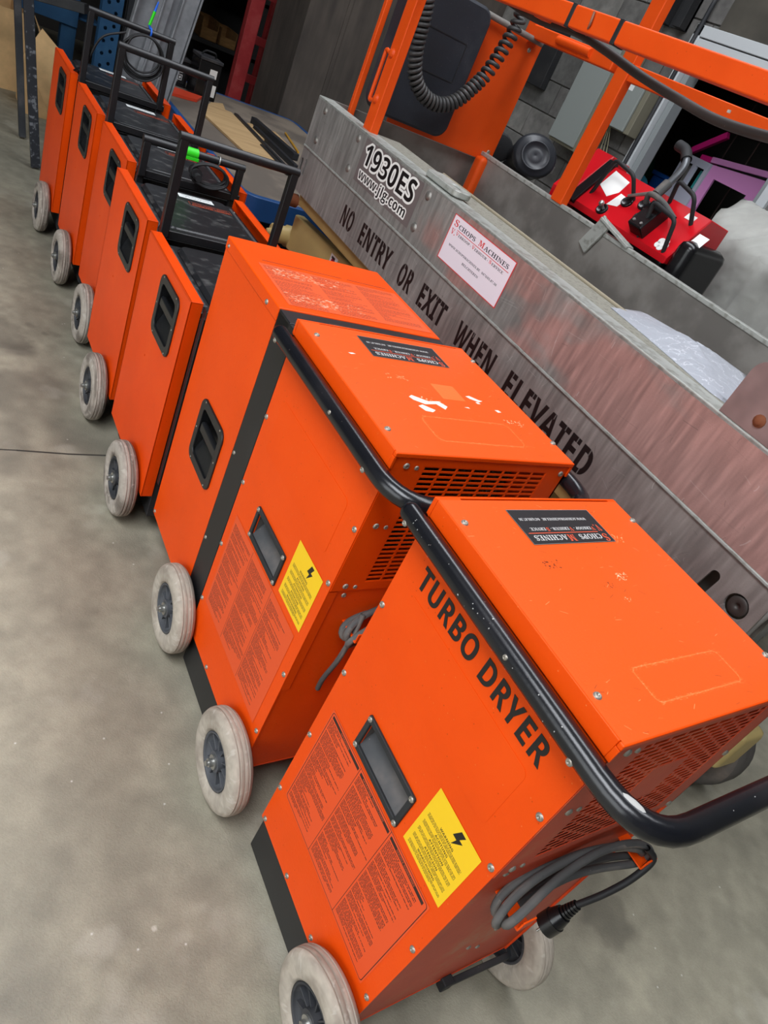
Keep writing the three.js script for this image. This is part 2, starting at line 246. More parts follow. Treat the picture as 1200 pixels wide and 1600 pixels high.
const lidTex = (s, kind) => canvasTex(1024, 1024, (c, w, h) => {   // u along x, v towards the far side
  c.fillStyle = 'rgb(232,84,14)'; c.fillRect(0, 0, w, h); seed = s;
  for (let k = 0; k < 1500; k++) { c.fillStyle = rnd() < 0.5 ? 'rgba(150,44,10,0.5)' : 'rgba(250,170,130,0.35)'; const r = rr(0.5, 1.7); c.fillRect(rnd() * w, rnd() * h, r, r); }
  for (let k = 0; k < 110; k++) { c.strokeStyle = rnd() < 0.6 ? 'rgba(255,206,176,0.5)' : 'rgba(80,28,12,0.5)'; c.lineWidth = rr(0.6, 2); const x = rnd() * w, y = rnd() * h, a = rr(-0.6, 0.9), l = rr(4, 34); c.beginPath(); c.moveTo(x, y); c.lineTo(x + l * Math.cos(a), y + l * Math.sin(a)); c.stroke(); }
  const ghost = (x, y, ww, hh, r) => { c.strokeStyle = 'rgba(255,190,156,0.22)'; c.lineWidth = 5; c.beginPath(); c.roundRect(x, y, ww, hh, r); c.stroke(); for (let k = 0; k < 420; k++) { c.fillStyle = `rgba(255,206,178,${rr(0.04, 0.2)})`; const t = rnd() * 2 * (ww + hh); let px, py; if (t < ww) { px = x + t; py = y; } else if (t < ww + hh) { px = x + ww; py = y + t - ww; } else if (t < 2 * ww + hh) { px = x + t - ww - hh; py = y + hh; } else { px = x; py = y + t - 2 * ww - hh; } const l = rr(2, 12); c.fillRect(px + rr(-8, 8), py + rr(-8, 8), l, rr(1, 4)); } };
  const blot = (x, y, r, n, col) => { for (let k = 0; k < n; k++) { c.fillStyle = col; c.beginPath(); c.ellipse(x + rr(-r, r), y + rr(-r * 0.5, r * 0.5), rr(1, r * 0.16), rr(1, r * 0.08), rr(0, 3), 0, 7); c.fill(); } };
  if (kind === 1) { ghost(262, 806, 488, 132, 24); blot(610, 432, 36, 40, 'rgba(255,222,200,0.6)'); blot(540, 540, 22, 18, 'rgba(255,220,196,0.5)'); blot(300, 350, 40, 26, 'rgba(70,24,10,0.75)'); blot(500, 470, 30, 12, 'rgba(70,24,10,0.6)'); blot(790, 230, 46, 24, 'rgba(255,190,150,0.55)'); }
  else {
    ghost(275, 742, 520, 180, 40); const poly = (p) => { c.fillStyle = '#e6e1d8'; c.beginPath(); p.forEach(([x, y], i) => (i ? c.lineTo(x, y) : c.moveTo(x, y))); c.closePath(); c.fill(); };
    poly([[306, 590], [330, 572], [405, 610], [470, 600], [500, 640], [470, 668], [440, 628], [370, 640], [318, 612]]); poly([[318, 660], [350, 645], [404, 682], [376, 702], [338, 696]]);
    poly([[690, 520], [720, 512], [760, 540], [784, 548], [750, 562], [706, 540]]); poly([[724, 566], [742, 562], [752, 578], [728, 580]]); poly([[812, 620], [838, 616], [848, 634], [822, 640]]); poly([[610, 626], [640, 622], [644, 634]]); poly([[148, 250], [176, 246], [190, 254], [160, 262]]);
    c.fillStyle = 'rgba(255,160,110,0.35)'; c.fillRect(520, 440, 140, 130); blot(420, 610, 70, 30, 'rgba(255,220,196,0.5)'); blot(870, 720, 60, 20, 'rgba(255,226,206,0.6)'); blot(330, 420, 60, 14, 'rgba(255,206,178,0.5)');
  }
});
// ---------------------------------------------------------------- shared small parts
const screwG = boxUV(G(lathe([[0, 0.0012], [0.0019, 0.0012], [0.002, 0.0032], [0.0042, 0.003], [0.0056, 0.0016], [0.006, 0]], 10)));
const screwMat = std({ color: '#9d978c', roughness: 0.45, metalness: 0.6 });
const FACE = { side: new THREE.Quaternion().setFromUnitVectors(V3(0, 1, 0), V3(-1, 0, 0)), front: new THREE.Quaternion().setFromUnitVectors(V3(0, 1, 0), V3(0, 0, 1)), top: new THREE.Quaternion(), right: new THREE.Quaternion().setFromUnitVectors(V3(0, 1, 0), V3(1, 0, 0)) };
function screw(parent, x, y, z, face, k = 1, name = 'screw') { const m = new THREE.Mesh(screwG, screwMat); m.name = name; m.castShadow = m.receiveShadow = true; m.position.set(x, y, z); m.quaternion.copy(FACE[face]); m.scale.setScalar(k); parent.add(m); return m; }
// wheel turning about x, centre at its hub; grooves run round the tread
const tyreG = lathe([[0.066, -0.019], [0.074, -0.0245], [0.09, -0.026], [0.104, -0.0245], [0.1125, -0.0195], [0.1165, -0.013], [0.1172, -0.0115], [0.1158, -0.0105], [0.1158, -0.0095], [0.1178, -0.0085], [0.118, -0.002], [0.1165, -0.001], [0.1165, 0.001], [0.118, 0.002], [0.1178, 0.0085], [0.1158, 0.0095], [0.1158, 0.0105], [0.1172, 0.0115], [0.1165, 0.013], [0.1125, 0.0195], [0.104, 0.0245], [0.09, 0.026], [0.074, 0.0245], [0.066, 0.019], [0.066, -0.019]], 56).rotateZ(Math.PI / 2);
const ringG = lathe([[0.0665, -0.02], [0.0665, 0.02], [0.062, 0.021], [0.06, 0.018], [0.056, 0.004], [0.022, 0.002], [0.022, -0.002], [0.056, -0.004], [0.06, -0.018], [0.062, -0.021], [0.0665, -0.02]], 48).rotateZ(Math.PI / 2);
const ribs = []; for (let k = 0; k < 10; k++) for (const s of [-1, 1]) ribs.push(box(0.012, 0.036, 0.0035, s * 0.008, 0.04, 0, 0.001).rotateX(k / 10 * Math.PI * 2 + 0.12));
const rimGeo = merge([ringG, ...ribs, cyl(0.024, 0.042, 'x', 24), lathe([[0.031, -0.004], [0.031, 0.004]], 24).rotateZ(Math.PI / 2)]);
const nutGeo = merge([cyl(0.0165, 0.004, 'x', 20).translate(-0.0235, 0, 0), cyl(0.0105, 0.012, 'x', 6).translate(-0.029, 0, 0), cyl(0.006, 0.02, 'x', 12).translate(-0.031, 0, 0)]);
boxUV(rimGeo); boxUV(nutGeo);
function wheel(parent, x, z, tyreMat, rimMat, flip = false, r = 0.118) {
  const w = new THREE.Group(); w.name = 'wheel'; w.position.set(x, r, z); w.scale.setScalar(r / 0.118); if (flip) w.rotation.y = Math.PI; parent.add(w);
  for (const [n, g, m] of [['tyre', tyreG, tyreMat], ['hub', rimGeo, rimMat], ['axle_nut', nutGeo, M.steel]]) { const k = new THREE.Mesh(g, m); k.name = n; k.castShadow = k.receiveShadow = true; w.add(k); }
  w.rotation.x = rr(0, 6); return w;
}
function recessGrip(parent, x, z0, z1, y0, y1, r, bar, mat = M.plastic) {      // moulded black hand recess in a side that looks towards -x
  const g = new THREE.Group(); g.name = 'recessed_handle'; parent.add(g); const b = (y1 - y0) * 0.11;
  const fr = rrect(z0, y0, z1, y1, r); fr.holes.push(rrect(z0 + b, y0 + b * 1.1, z1 - b, y1 - b * 1.1, Math.max(0.003, r - b * 0.5), THREE.Path));
  mesh('frame', toSide(extr(fr, 0.003, 0.0012), x - 0.0006), mat, g);
  const d = 0.026;                                                             // cup: back and four sloping walls
  const cup = []; const A = [z0 + b, y0 + b], B = [z1 - b, y1 - b];
  cup.push(span(x + d, x + d + 0.002, A[1], B[1], A[0], B[0], 0));
  cup.push(barG(V3(x + 0.001, A[1] + 0.001, (A[0] + B[0]) / 2), V3(x + d, A[1] + (B[1] - A[1]) * (bar ? 0.42 : 0.62), (A[0] + B[0]) / 2), B[0] - A[0], 0.002, V3(0, 1, 0), 0));
  cup.push(span(x, x + d, B[1] - 0.001, B[1], A[0], B[0], 0), span(x, x + d, A[1], B[1], A[0] - 0.001, A[0], 0), span(x, x + d, A[1], B[1], B[0], B[0] + 0.001, 0));
  mesh('cup', cup, bar ? M.plastic : M.dustPlastic, g);
  if (bar) { const ym = (y0 + y1) / 2 + 0.012; mesh('grip_bar', [box(0.016, 0.03, (B[0] - A[0]) * 0.98, x + 0.006, ym, (A[0] + B[0]) / 2, 0.007)], mat, g); }
  if (!bar) for (const [zz, yy] of [[z0 + b * 0.55, y1 - b * 0.6], [z0 + b * 0.55, y0 + b * 0.6], [z1 - b * 0.55, y0 + b * 0.6], [z1 - b * 0.55, y1 - b * 0.6]]) screw(g, x - 0.004, yy, zz, 'side', 0.95);
  else for (const [a, c] of [[0.15, 0.03], [0.85, 0.03], [0.15, 0.97], [0.85, 0.97], [0.05, 0.5], [0.95, 0.5]]) screw(g, x - 0.004, y0 + (y1 - y0) * c, z0 + (z1 - z0) * a, 'side', 0.5);
  return g;
}
function loopsOfCord(name, parent, xa, xb, yc, z, n, r, h, mat, rise = 0) {
  const gs = [];
  for (let k = 0; k < n; k++) { const pts = [], hh = h * rr(0.85, 1.15), dz = z + 0.006 + k * r * 1.5, ox = rr(-0.012, 0.012), oy = rr(-0.012, 0.012); for (let i = 0; i < 20; i++) { const a = i / 20 * Math.PI * 2, ca = Math.cos(a), sa = Math.sin(a); pts.push(V3((xa + xb) / 2 + ox + (xb - xa) / 2 * Math.sign(ca) * Math.pow(Math.abs(ca), 0.75), yc + oy + rise * ca + hh * Math.sign(sa) * Math.pow(Math.abs(sa), 0.8) - 0.02 * Math.abs(ca), dz + 0.01 * Math.sin(a * 2 + k) + 0.006 * Math.abs(ca))); } gs.push(tubeG(pts, r, 90, 9, true)); }
  return mesh(name, gs, mat, parent);
}
// ---------------------------------------------------------------- the two dryers with a tube handle
const schopsDark = print(schopsTex(true), 0.45), schopsWhite = print(schopsTex(false), 0.5), warnMat = print(warnTex, 0.45);
const frontDusty = std({ map: paintTex([196, 62, 22], 43, 0.18, 0.75), roughness: 0.5, bumpMap: peel, bumpScale: 0.0003 });
function tubeDryer(o) {
  const W = 0.41, D = 0.417, H = 1.0, hx = W / 2, hz = D / 2, g = thing('turbo_dryer', o.label, 'dryer', [o.x + hx, 0, o.z - hz], o.turn, 'dryers standing in a row');
  const front = o.dusty ? frontDusty : M.orange;
  mesh('base', span(-hx + 0.006, hx - 0.006, 0.004, 0.124, -hz + 0.004, 0.05, 0.003), M.black, g);
  mesh('axle', cyl(0.009, W + 0.06, 'x', 12).translate(0, 0.118, hz - 0.035), M.rimDark, g);
  mesh('body', [span(-hx + 0.03, hx - 0.004, 0.13, 0.685, -hz + 0.004, hz - 0.03, 0), span(-hx + 0.03, hx - 0.004, 0.685, 0.966, -hz + 0.004, hz - 0.13, 0), span(-hx + 0.003, hx - 0.003, 0.118, 0.122, -hz + 0.003, hz - 0.003, 0), span(-hx + 0.003, hx, 0.118, 0.972, -hz, -hz + 0.003, 0), span(hx - 0.004, hx, 0.118, 0.972, -hz, hz, 0)], M.orangeDull, g);
  { const fins = [span(-hx + 0.012, hx - 0.012, 0.69, 0.962, hz - 0.128, hz - 0.12, 0)]; for (let x = -hx + 0.016; x < hx - 0.012; x += 0.006) fins.push(span(x, x + 0.0008, 0.69, 0.962, hz - 0.121, hz - 0.1, 0)); mesh('cooling_coil', fins, M.coil, g); }
  // left side panel with its opening for the hand recess
  const p = shapePts([[-hz, 0.118], [hz - 0.001, 0.118], [hz - 0.001, 0.972], [-hz, 0.972]]); p.holes.push(shapePts([[-0.092, 0.552], [0.043, 0.552], [0.043, 0.614], [-0.092, 0.614]]));
  mesh('side_panel', toSide(extr(p, 0.0028, 0), -hx + 0.003), M.orange, g);
  recessGrip(g, -hx, -0.1015, 0.053, 0.543, 0.6225, 0.003, false, M.blackMatt);
  for (const [y, z] of [[0.78, -0.2015], [0.606, -0.2015], [0.422, -0.2015], [0.239, -0.2015], [0.129, -0.195], [0.132, -0.07], [0.137, 0.052], [0.253, 0.1975], [0.442, 0.1975], [0.699, 0.1975], [0.828, 0.1975]]) screw(g, -hx, y, z, 'side');
  // front: grille above, plain panel below
  const gx0 = -0.138, gx1 = 0.152, gy0 = 0.708, gy1 = 0.974, fr = shapePts([[-hx + 0.003, 0.688], [hx, 0.688], [hx, 0.9895], [-hx + 0.003, 0.9895]]); fr.holes.push(shapePts([[gx0, gy0], [gx1, gy0], [gx1, gy1], [gx0, gy1]]));
  const bars = [extr(fr, 0.0014).translate(0, 0, hz - 0.0014)], rows = o.dusty ? 24 : 25, ph = (gy1 - gy0) / rows, cols = 8, pw = (gx1 - gx0) / cols;
  for (let i = 0; i <= rows; i++) bars.push(span(gx0, gx1, gy0 + i * ph - ph * (o.dusty ? 0.17 : 0.18), gy0 + i * ph + ph * (o.dusty ? 0.17 : 0.18), hz - (o.dusty ? 0.0012 : 0.0022), hz - 0.0006, 0));
  for (let i = 0; i < rows; i++) for (let k = 0; k <= cols; k++) { const x = gx0 + (k + (o.dusty && i % 2 ? 0.5 : 0)) * pw; if (x < gx1 + 0.001 && (!(!o.dusty && i))) bars.push(span(x - 0.0022, x + 0.0022, o.dusty ? gy0 + i * ph : gy0, o.dusty ? gy0 + (i + 1) * ph : gy1, hz - (o.dusty ? 0.0013 : 0.0022), hz - 0.0005, 0)); }
  if (o.dusty) bars.push(span(-0.035, 0.05, 0.79, 0.885, hz - 0.0024, hz - 0.0003, 0));
  mesh('front_grille', bars, front, g);
  mesh('front_panel', [span(-hx + 0.003, hx, 0.118, 0.684, hz - 0.007, hz - 0.004, 0), span(-hx + 0.003, -hx + 0.022, 0.4, 0.684, hz - 0.006, hz - 0.0015, 0.001)], front, g);
  for (const y of [0.978, 0.85, 0.705]) { screw(g, -hx + 0.03, y - 0.005, hz, 'front'); screw(g, hx - 0.015, y - 0.005, hz, 'front'); screw(g, -hx + 0.052, y - 0.008, hz, 'front', 0.75); }
  for (const [x, y] of [[-0.165, 0.672], [-0.005, 0.43], [0.03, 0.345], [-0.01, 0.3], [0.03, 0.27]]) screw(g, x, y, hz - 0.004, 'front', 0.9);
  // lid, its top printed with wear of its own
  const lid = mesh('lid', [span(-hx - 0.0035, hx + 0.0035, 0.968, H - 0.0006, -hz + 0.0055, hz - 0.005, 0.0012), span(-hx - 0.0035, hx + 0.0035, 0.968, H - 0.0006, -hz - 0.0035, -hz + 0.0008, 0.0012), span(-hx - 0.0035, -hx + 0.042, 0.968, H - 0.0006, -hz + 0.0009, -hz + 0.0054, 0), span(hx - 0.018, hx + 0.0035, 0.968, H - 0.0006, -hz + 0.0009, -hz + 0.0054, 0), span(-hx - 0.0035, hx + 0.0035, 0.9905, H - 0.0006, hz - 0.0048, hz + 0.0035, 0.002), span(-hx - 0.0034, -hx + 0.0012, 0.9685, 0.9904, hz - 0.0048, hz + 0.003, 0.0005), span(hx - 0.0012, hx + 0.0034, 0.9685, 0.9904, hz - 0.0048, hz + 0.003, 0.0005)], M.orange, g);
  const top = new THREE.Mesh(new THREE.PlaneGeometry(W + 0.002, D - 0.004), std({ map: o.lid, roughness: 0.36, bumpMap: peel, bumpScale: 0.0002 })); top.name = 'top_sheet'; top.rotation.x = -Math.PI / 2; top.position.set(0, H - 0.0004, 0.003); top.receiveShadow = true; lid.add(top);
  for (const [x, z] of [[-hx + 0.014, -0.153], [-hx + 0.014, 0.147], [hx - 0.003, -0.153], [hx - 0.003, 0.147]]) screw(lid, x, H - 0.0006, z, 'top');
  sticker('name_sticker', 0.192, 0.078, schopsDark, lid, [0.007, H + 0.0004, -0.142], 'top', 'black and white dealer sticker');
  // tube handle
  const yh = 0.957, X = hx + 0.0195, zf = hz + (o.dusty ? 0.092 : 0.084);
  const hd = mesh('handle', bentPipe([V3(-X, yh, -0.224), V3(-X, yh, zf), V3(X, yh, zf), V3(X, yh, -0.224)], 0.082, 0.0162, 16), M.handle, g);
  lab(hd, 'black tubular push handle with chipped paint');
  for (const z of [-0.211, 0.19]) { screw(hd, -X - 0.0135, yh - 0.009, z, 'side', 0.9); screw(hd, X + 0.0155, yh, z, 'right', 0.9); }
  screw(hd, -X - 0.0152, yh + 0.003, 0.05, 'side', 0.7);  // screw head added where the tube has an open bolt hole
  if (o.dusty) { seed = 77; const ch = []; for (let k = 0; k < 26; k++) { const a = rr(1.2, 3.6), z = rr(-0.2, 0.24), s = rr(0.0004, 0.0011); ch.push(box(s * rr(1, 3), 0.0004, s * rr(1, 2.4), 0, 0.0163, 0, 0).rotateZ(a - Math.PI / 2 + 0.6).translate(-X, yh, z)); } for (let k = 0; k < 10; k++) ch.push(box(0.0016 * rr(0.5, 1), 0.0004, 0.001, 0, 0.0163, 0, 0).rotateX(rr(-0.3, 0.8)).translate(rr(-0.1, 0.15), yh, zf)); ch.push(new THREE.SphereGeometry(0.009, 10, 8).scale(0.6, 0.22, 1.9).rotateZ(0.35).rotateY(0.42).translate(-X + 0.006, yh + 0.0145, hz + 0.052)); const pc = lab(mesh('paint_chips', ch, std({ color: '#a9a8a4', roughness: 0.5 }), hd), 'bare grey spots where the paint has chipped'); pc.userData.kind = 'stuff'; }
  // wheels
  wheel(g, -hx - 0.03, hz - 0.035, M.tyre, o.dusty ? M.rimDark : M.rim); wheel(g, hx + 0.03, hz - 0.035, M.tyre, M.rimDark, true);
  // prints on the side
  sticker('instruction_label', 0.355, 0.281, o.instr, g, [-hx - 0.0006, 0.39, -0.002], 'side', 'brick red label crowded with tiny print');
  sticker('warning_label', 0.111, 0.138, warnMat, g, [-hx - 0.0006, 0.619, 0.128], 'side', 'yellow warning label with a lightning bolt');
  mesh('clear_film', toSide(extr(rrect(-0.161, 0.726, 0.153, 0.851, 0.012), 0.0004), -hx), phys({ map: M.orange.map, roughness: 0.46, specularIntensity: 0.32 }), g);
  if (o.lettered) {
    const raw = new TextGeometry('TURBO DRYER', { font: boldFont, size: 1, depth: 0.02, curveSegments: 5, bevelEnabled: false }); raw.computeBoundingBox(); const b = raw.boundingBox, sx = 0.318 / (b.max.x - b.min.x), sy = 0.0405 / (b.max.y - b.min.y);
    raw.translate(-b.min.x, -b.min.y, 0).scale(sx, sy, 0.03).translate(-0.1605, 0.8685, 0); lab(mesh('lettering', toSide(raw, -hx - 0.0002), std({ color: '#15110f', roughness: 0.6 }), g), 'black lettering reading TURBO DRYER');
  }
  // cord on two bent strip hooks
  for (const x of [-0.125, 0.165]) mesh('cord_hook', [span(x - 0.013, x + 0.013, 0.598, 0.601, hz - 0.005, hz + 0.052, 0.001), span(x - 0.013, x + 0.013, 0.599, 0.622, hz + 0.05, hz + 0.053, 0.001)], M.orange, g);
  seed = o.dusty ? 5 : 9; const cord = loopsOfCord('power_cord', g, -0.15, 0.185, 0.615, hz, 3, 0.0066, 0.032, M.rubber); lab(cord, 'dusty grey power cord looped on the hooks');
  if (o.dusty) {
    mesh('cord_tail', tubeG([V3(0.15, 0.64, hz + 0.035), V3(0.17, 0.62, hz + 0.05), V3(0.15, 0.58, hz + 0.055), V3(0.12, 0.53, hz + 0.05), V3(0.097, 0.485, hz + 0.04)], 0.006, 40), M.cordBlack, cord);
    const pl = []; const q = V3(0.097, 0.485, hz + 0.04), d = V3(-0.35, -0.9, -0.05).normalize(); for (let k = 0; k < 5; k++) pl.push(rodG(q.clone().addScaledVector(d, k * 0.006), q.clone().addScaledVector(d, k * 0.006 + 0.004), 0.009 + k * 0.0008, 14)); pl.push(rodG(q, q.clone().addScaledVector(d, 0.034), 0.008, 12), rodG(q.clone().addScaledVector(d, 0.03), q.clone().addScaledVector(d, 0.052), 0.015, 20, 0.02), rodG(q.clone().addScaledVector(d, 0.05), q.clone().addScaledVector(d, 0.074), 0.021, 22)); lab(mesh('plug', pl, M.glossBlack, g), 'black mains plug hanging from the cord');
    mesh('plug_pin', [0.007, -0.007].map((s) => rodG(q.clone().addScaledVector(d, 0.07).add(V3(s * 0.9, -s * 0.35, 0)), q.clone().addScaledVector(d, 0.088).add(V3(s * 0.9, -s * 0.35, 0)), 0.0022, 8)), M.steel, g);
    mesh('foot_bar', [barG(V3(0.045, 0.112, hz + 0.006), V3(0.2, 0.118, hz + 0.012), 0.012, 0.013), box(0.026, 0.03, 0.018, 0.036, 0.114, hz + 0.004, 0.003)], M.blackMatt, g);
  } else mesh('cord_tail', tubeG([V3(-0.12, 0.64, hz + 0.02), V3(-0.128, 0.6, hz + 0.03), V3(-0.13, 0.52, hz + 0.028), V3(-0.126, 0.44, hz + 0.012), V3(-0.12, 0.4, hz + 0.006)], 0.0055, 40), M.rubber, cord);
  return g;
}
tubeDryer({ x: 0.6595, z: -0.192, turn: 0.0054, dusty: true, lettered: true, instr: print(instrTex(true), 0.55), lid: lidTex(1001, 1), label: 'orange dryer lettered TURBO DRYER with black tube handle and hanging plug' });
tubeDryer({ x: 0.6468, z: -0.7175, turn: 0, instr: print(instrTex(false), 0.55), lid: lidTex(1002, 2), label: 'orange dryer with torn white sticker scraps on its lid, tube handle, no lettering' });

// ---------------------------------------------------------------- the dryer with the black band
{
  const W = 0.415, D = 0.437, H = 0.975, hx = W / 2, hz = D / 2, zb = hz - 0.086, g = thing('banded_dryer', 'orange dryer with a black upright band and worn printed label on top', 'dryer', [0.652 + hx, 0, -1.3585], -0.012, 'dryers standing in a row');
  mesh('base', span(-hx + 0.1, hx - 0.1, 0.004, 0.13, -hz + 0.05, 0.05, 0.003), M.orangeDull, g);
  mesh('axle', cyl(0.009, W + 0.06, 'x', 12).translate(0, 0.118, 0.155), M.rimDark, g);
  const p = shapePts([[-hz, 0.128], [zb, 0.128], [zb, 0.95], [-hz, 0.95]]); p.holes.push(rrect(-0.082, 0.452, 0.068, 0.61, 0.02, THREE.Path));
  mesh('side_panel', toSide(extr(p, 0.003), -hx + 0.003), M.orange, g);
  mesh('body', [span(-hx + 0.034, hx - 0.002, 0.13, 0.96, -hz + 0.003, zb, 0), span(-hx + 0.003, hx, 0.128, 0.95, -hz, -hz + 0.003, 0), span(-hx + 0.003, hx, 0.128, 0.132, -hz, zb, 0)], M.orangeDull, g);
  recessGrip(g, -hx, -0.092, 0.077, 0.443, 0.619, 0.026, true);
  const lid = mesh('lid', span(-hx - 0.002, hx + 0.002, 0.945, H, -hz - 0.002, zb, 0.003), M.orange, g);
  lab(mesh('dark_line', [span(-hx + 0.045, hx - 0.16, H - 0.001, H + 0.0002, -hz + 0.107, -hz + 0.109, 0), span(-hx + 0.27, hx - 0.03, H - 0.001, H + 0.0002, -hz + 0.107, -hz + 0.109, 0)], std({ color: '#4a2014', roughness: 0.6 }), lid), 'thin dark line above the label');  // two thin dark strips laid on the lid
  const t3 = canvasTex(1024, 560, (c, w, h) => {
    c.fillStyle = 'rgb(226,84,30)'; c.fillRect(0, 0, w, h); seed = 33; for (let k = 0; k < 3; k++) { let y = 24; while (y < h - 60) { const b = rr(40, 90); pseudo(22 + k * 334, y, 300 * rr(0.8, 1), b, c, 8, 'rgba(120,40,14,0.9)', 0.4); y += b + 6; } }
    for (let k = 0; k < 420; k++) { const cx = rnd() < 0.5 ? rr(60, 380) : rr(40, 600), cy = rnd() < 0.55 ? rr(30, 160) : rr(380, 500); c.fillStyle = `rgba(255,214,196,${rr(0.15, 0.6)})`; c.beginPath(); c.ellipse(cx, cy, rr(2, 16), rr(1, 6), rr(-0.4, 0.4), 0, 7); c.fill(); }
  });
  sticker('printed_label', 0.375, 0.2, print(t3, 0.5), lid, [0.008, H + 0.0006, 0.014 - 0.004], 'flat', 'worn printed instruction label').rotation.x = -Math.PI / 2;
  screw(lid, -hx - 0.002, 0.958, -hz + 0.02, 'side', 0.8); screw(lid, -hx - 0.002, 0.957, zb - 0.06, 'side');
  mesh('black_band', [span(-hx, -hx + 0.03, 0.128, H - 0.004, zb, hz, 0.002), span(hx - 0.03, hx, 0.128, H - 0.004, zb, hz, 0.002), span(-hx, hx, H - 0.04, H - 0.002, zb, zb + 0.06, 0.002), span(-hx + 0.004, hx - 0.004, 0.128, H - 0.03, hz - 0.006, hz - 0.002, 0)], M.black, g);
  for (const [y, z] of [[0.94, zb + 0.02], [0.62, zb + 0.012], [0.36, zb + 0.012], [0.17, zb + 0.012]]) screw(g, -hx, y, z, 'side', 0.85);
  screw(g, -hx, 0.14, -hz + 0.012, 'side');
  sticker('name_sticker', 0.15, 0.016, print(canvasTex(512, 56, (c, w, h) => { c.fillStyle = '#18181a'; c.fillRect(0, 0, w, h); c.strokeStyle = '#8a4a30'; c.lineWidth = 3; c.strokeRect(2, 2, w - 4, h - 4); c.font = 'bold 46px serif'; c.fillStyle = '#d8502e'; c.fillText('S', 24, 44); c.fillStyle = '#cfccc8'; c.fillText('CHOPS MACHINES', 56, 44, 430); }), 0.5), g, [-0.03, H - 0.0014, zb + 0.036], 'top', 'narrow black dealer sticker');
  wheel(g, -hx - 0.03, 0.155, M.tyre, M.rim); wheel(g, hx + 0.03, 0.155, M.tyre, M.rimDark, true);
}
// ---------------------------------------------------------------- the five dryers with black tops
const coverMat = std({ map: dataTex(512, 512, (u, v) => { const n = fbm(u, v, 5, 7, 5, 301); let c = shade([34, 35, 37], 0.85 + 0.3 * n); return mixc(c, [118, 116, 112], 0.55 * sm(0.52, 0.85, fbm(u, v, 12, 20, 4, 311))); }, true, 0.5), roughness: 0.32, bumpMap: grit, bumpScale: 0.0002 });
const schopsLine = print(canvasTex(512, 120, (c, w, h) => { c.fillStyle = '#17171a'; c.fillRect(0, 0, w, h); c.strokeStyle = '#b8492a'; c.lineWidth = 5; c.strokeRect(3, 3, w - 6, h - 6); c.font = 'bold 58px serif'; c.fillStyle = '#c8502c'; c.fillText('S', 20, 58); c.fillText('CHOPS MACHINES', 56, 54, 430); c.font = 'bold 34px serif'; c.fillText('VERKOOP - VERHUUR - SERVICE', 40, 98, 430); }), 0.45);
const whiteLab = print(canvasTex(512, 170, (c, w, h) => { c.fillStyle = '#dfe3e2'; c.fillRect(0, 0, w, h); seed = 8; c.strokeStyle = '#3a3f44'; c.lineWidth = 7; c.beginPath(); for (let x = 40; x < 470; x += 22) c.lineTo(x, 80 + rr(-36, 36)); c.stroke(); pseudo(40, 120, 420, 40, c, 9, '#555', 0.2); }), 0.5);
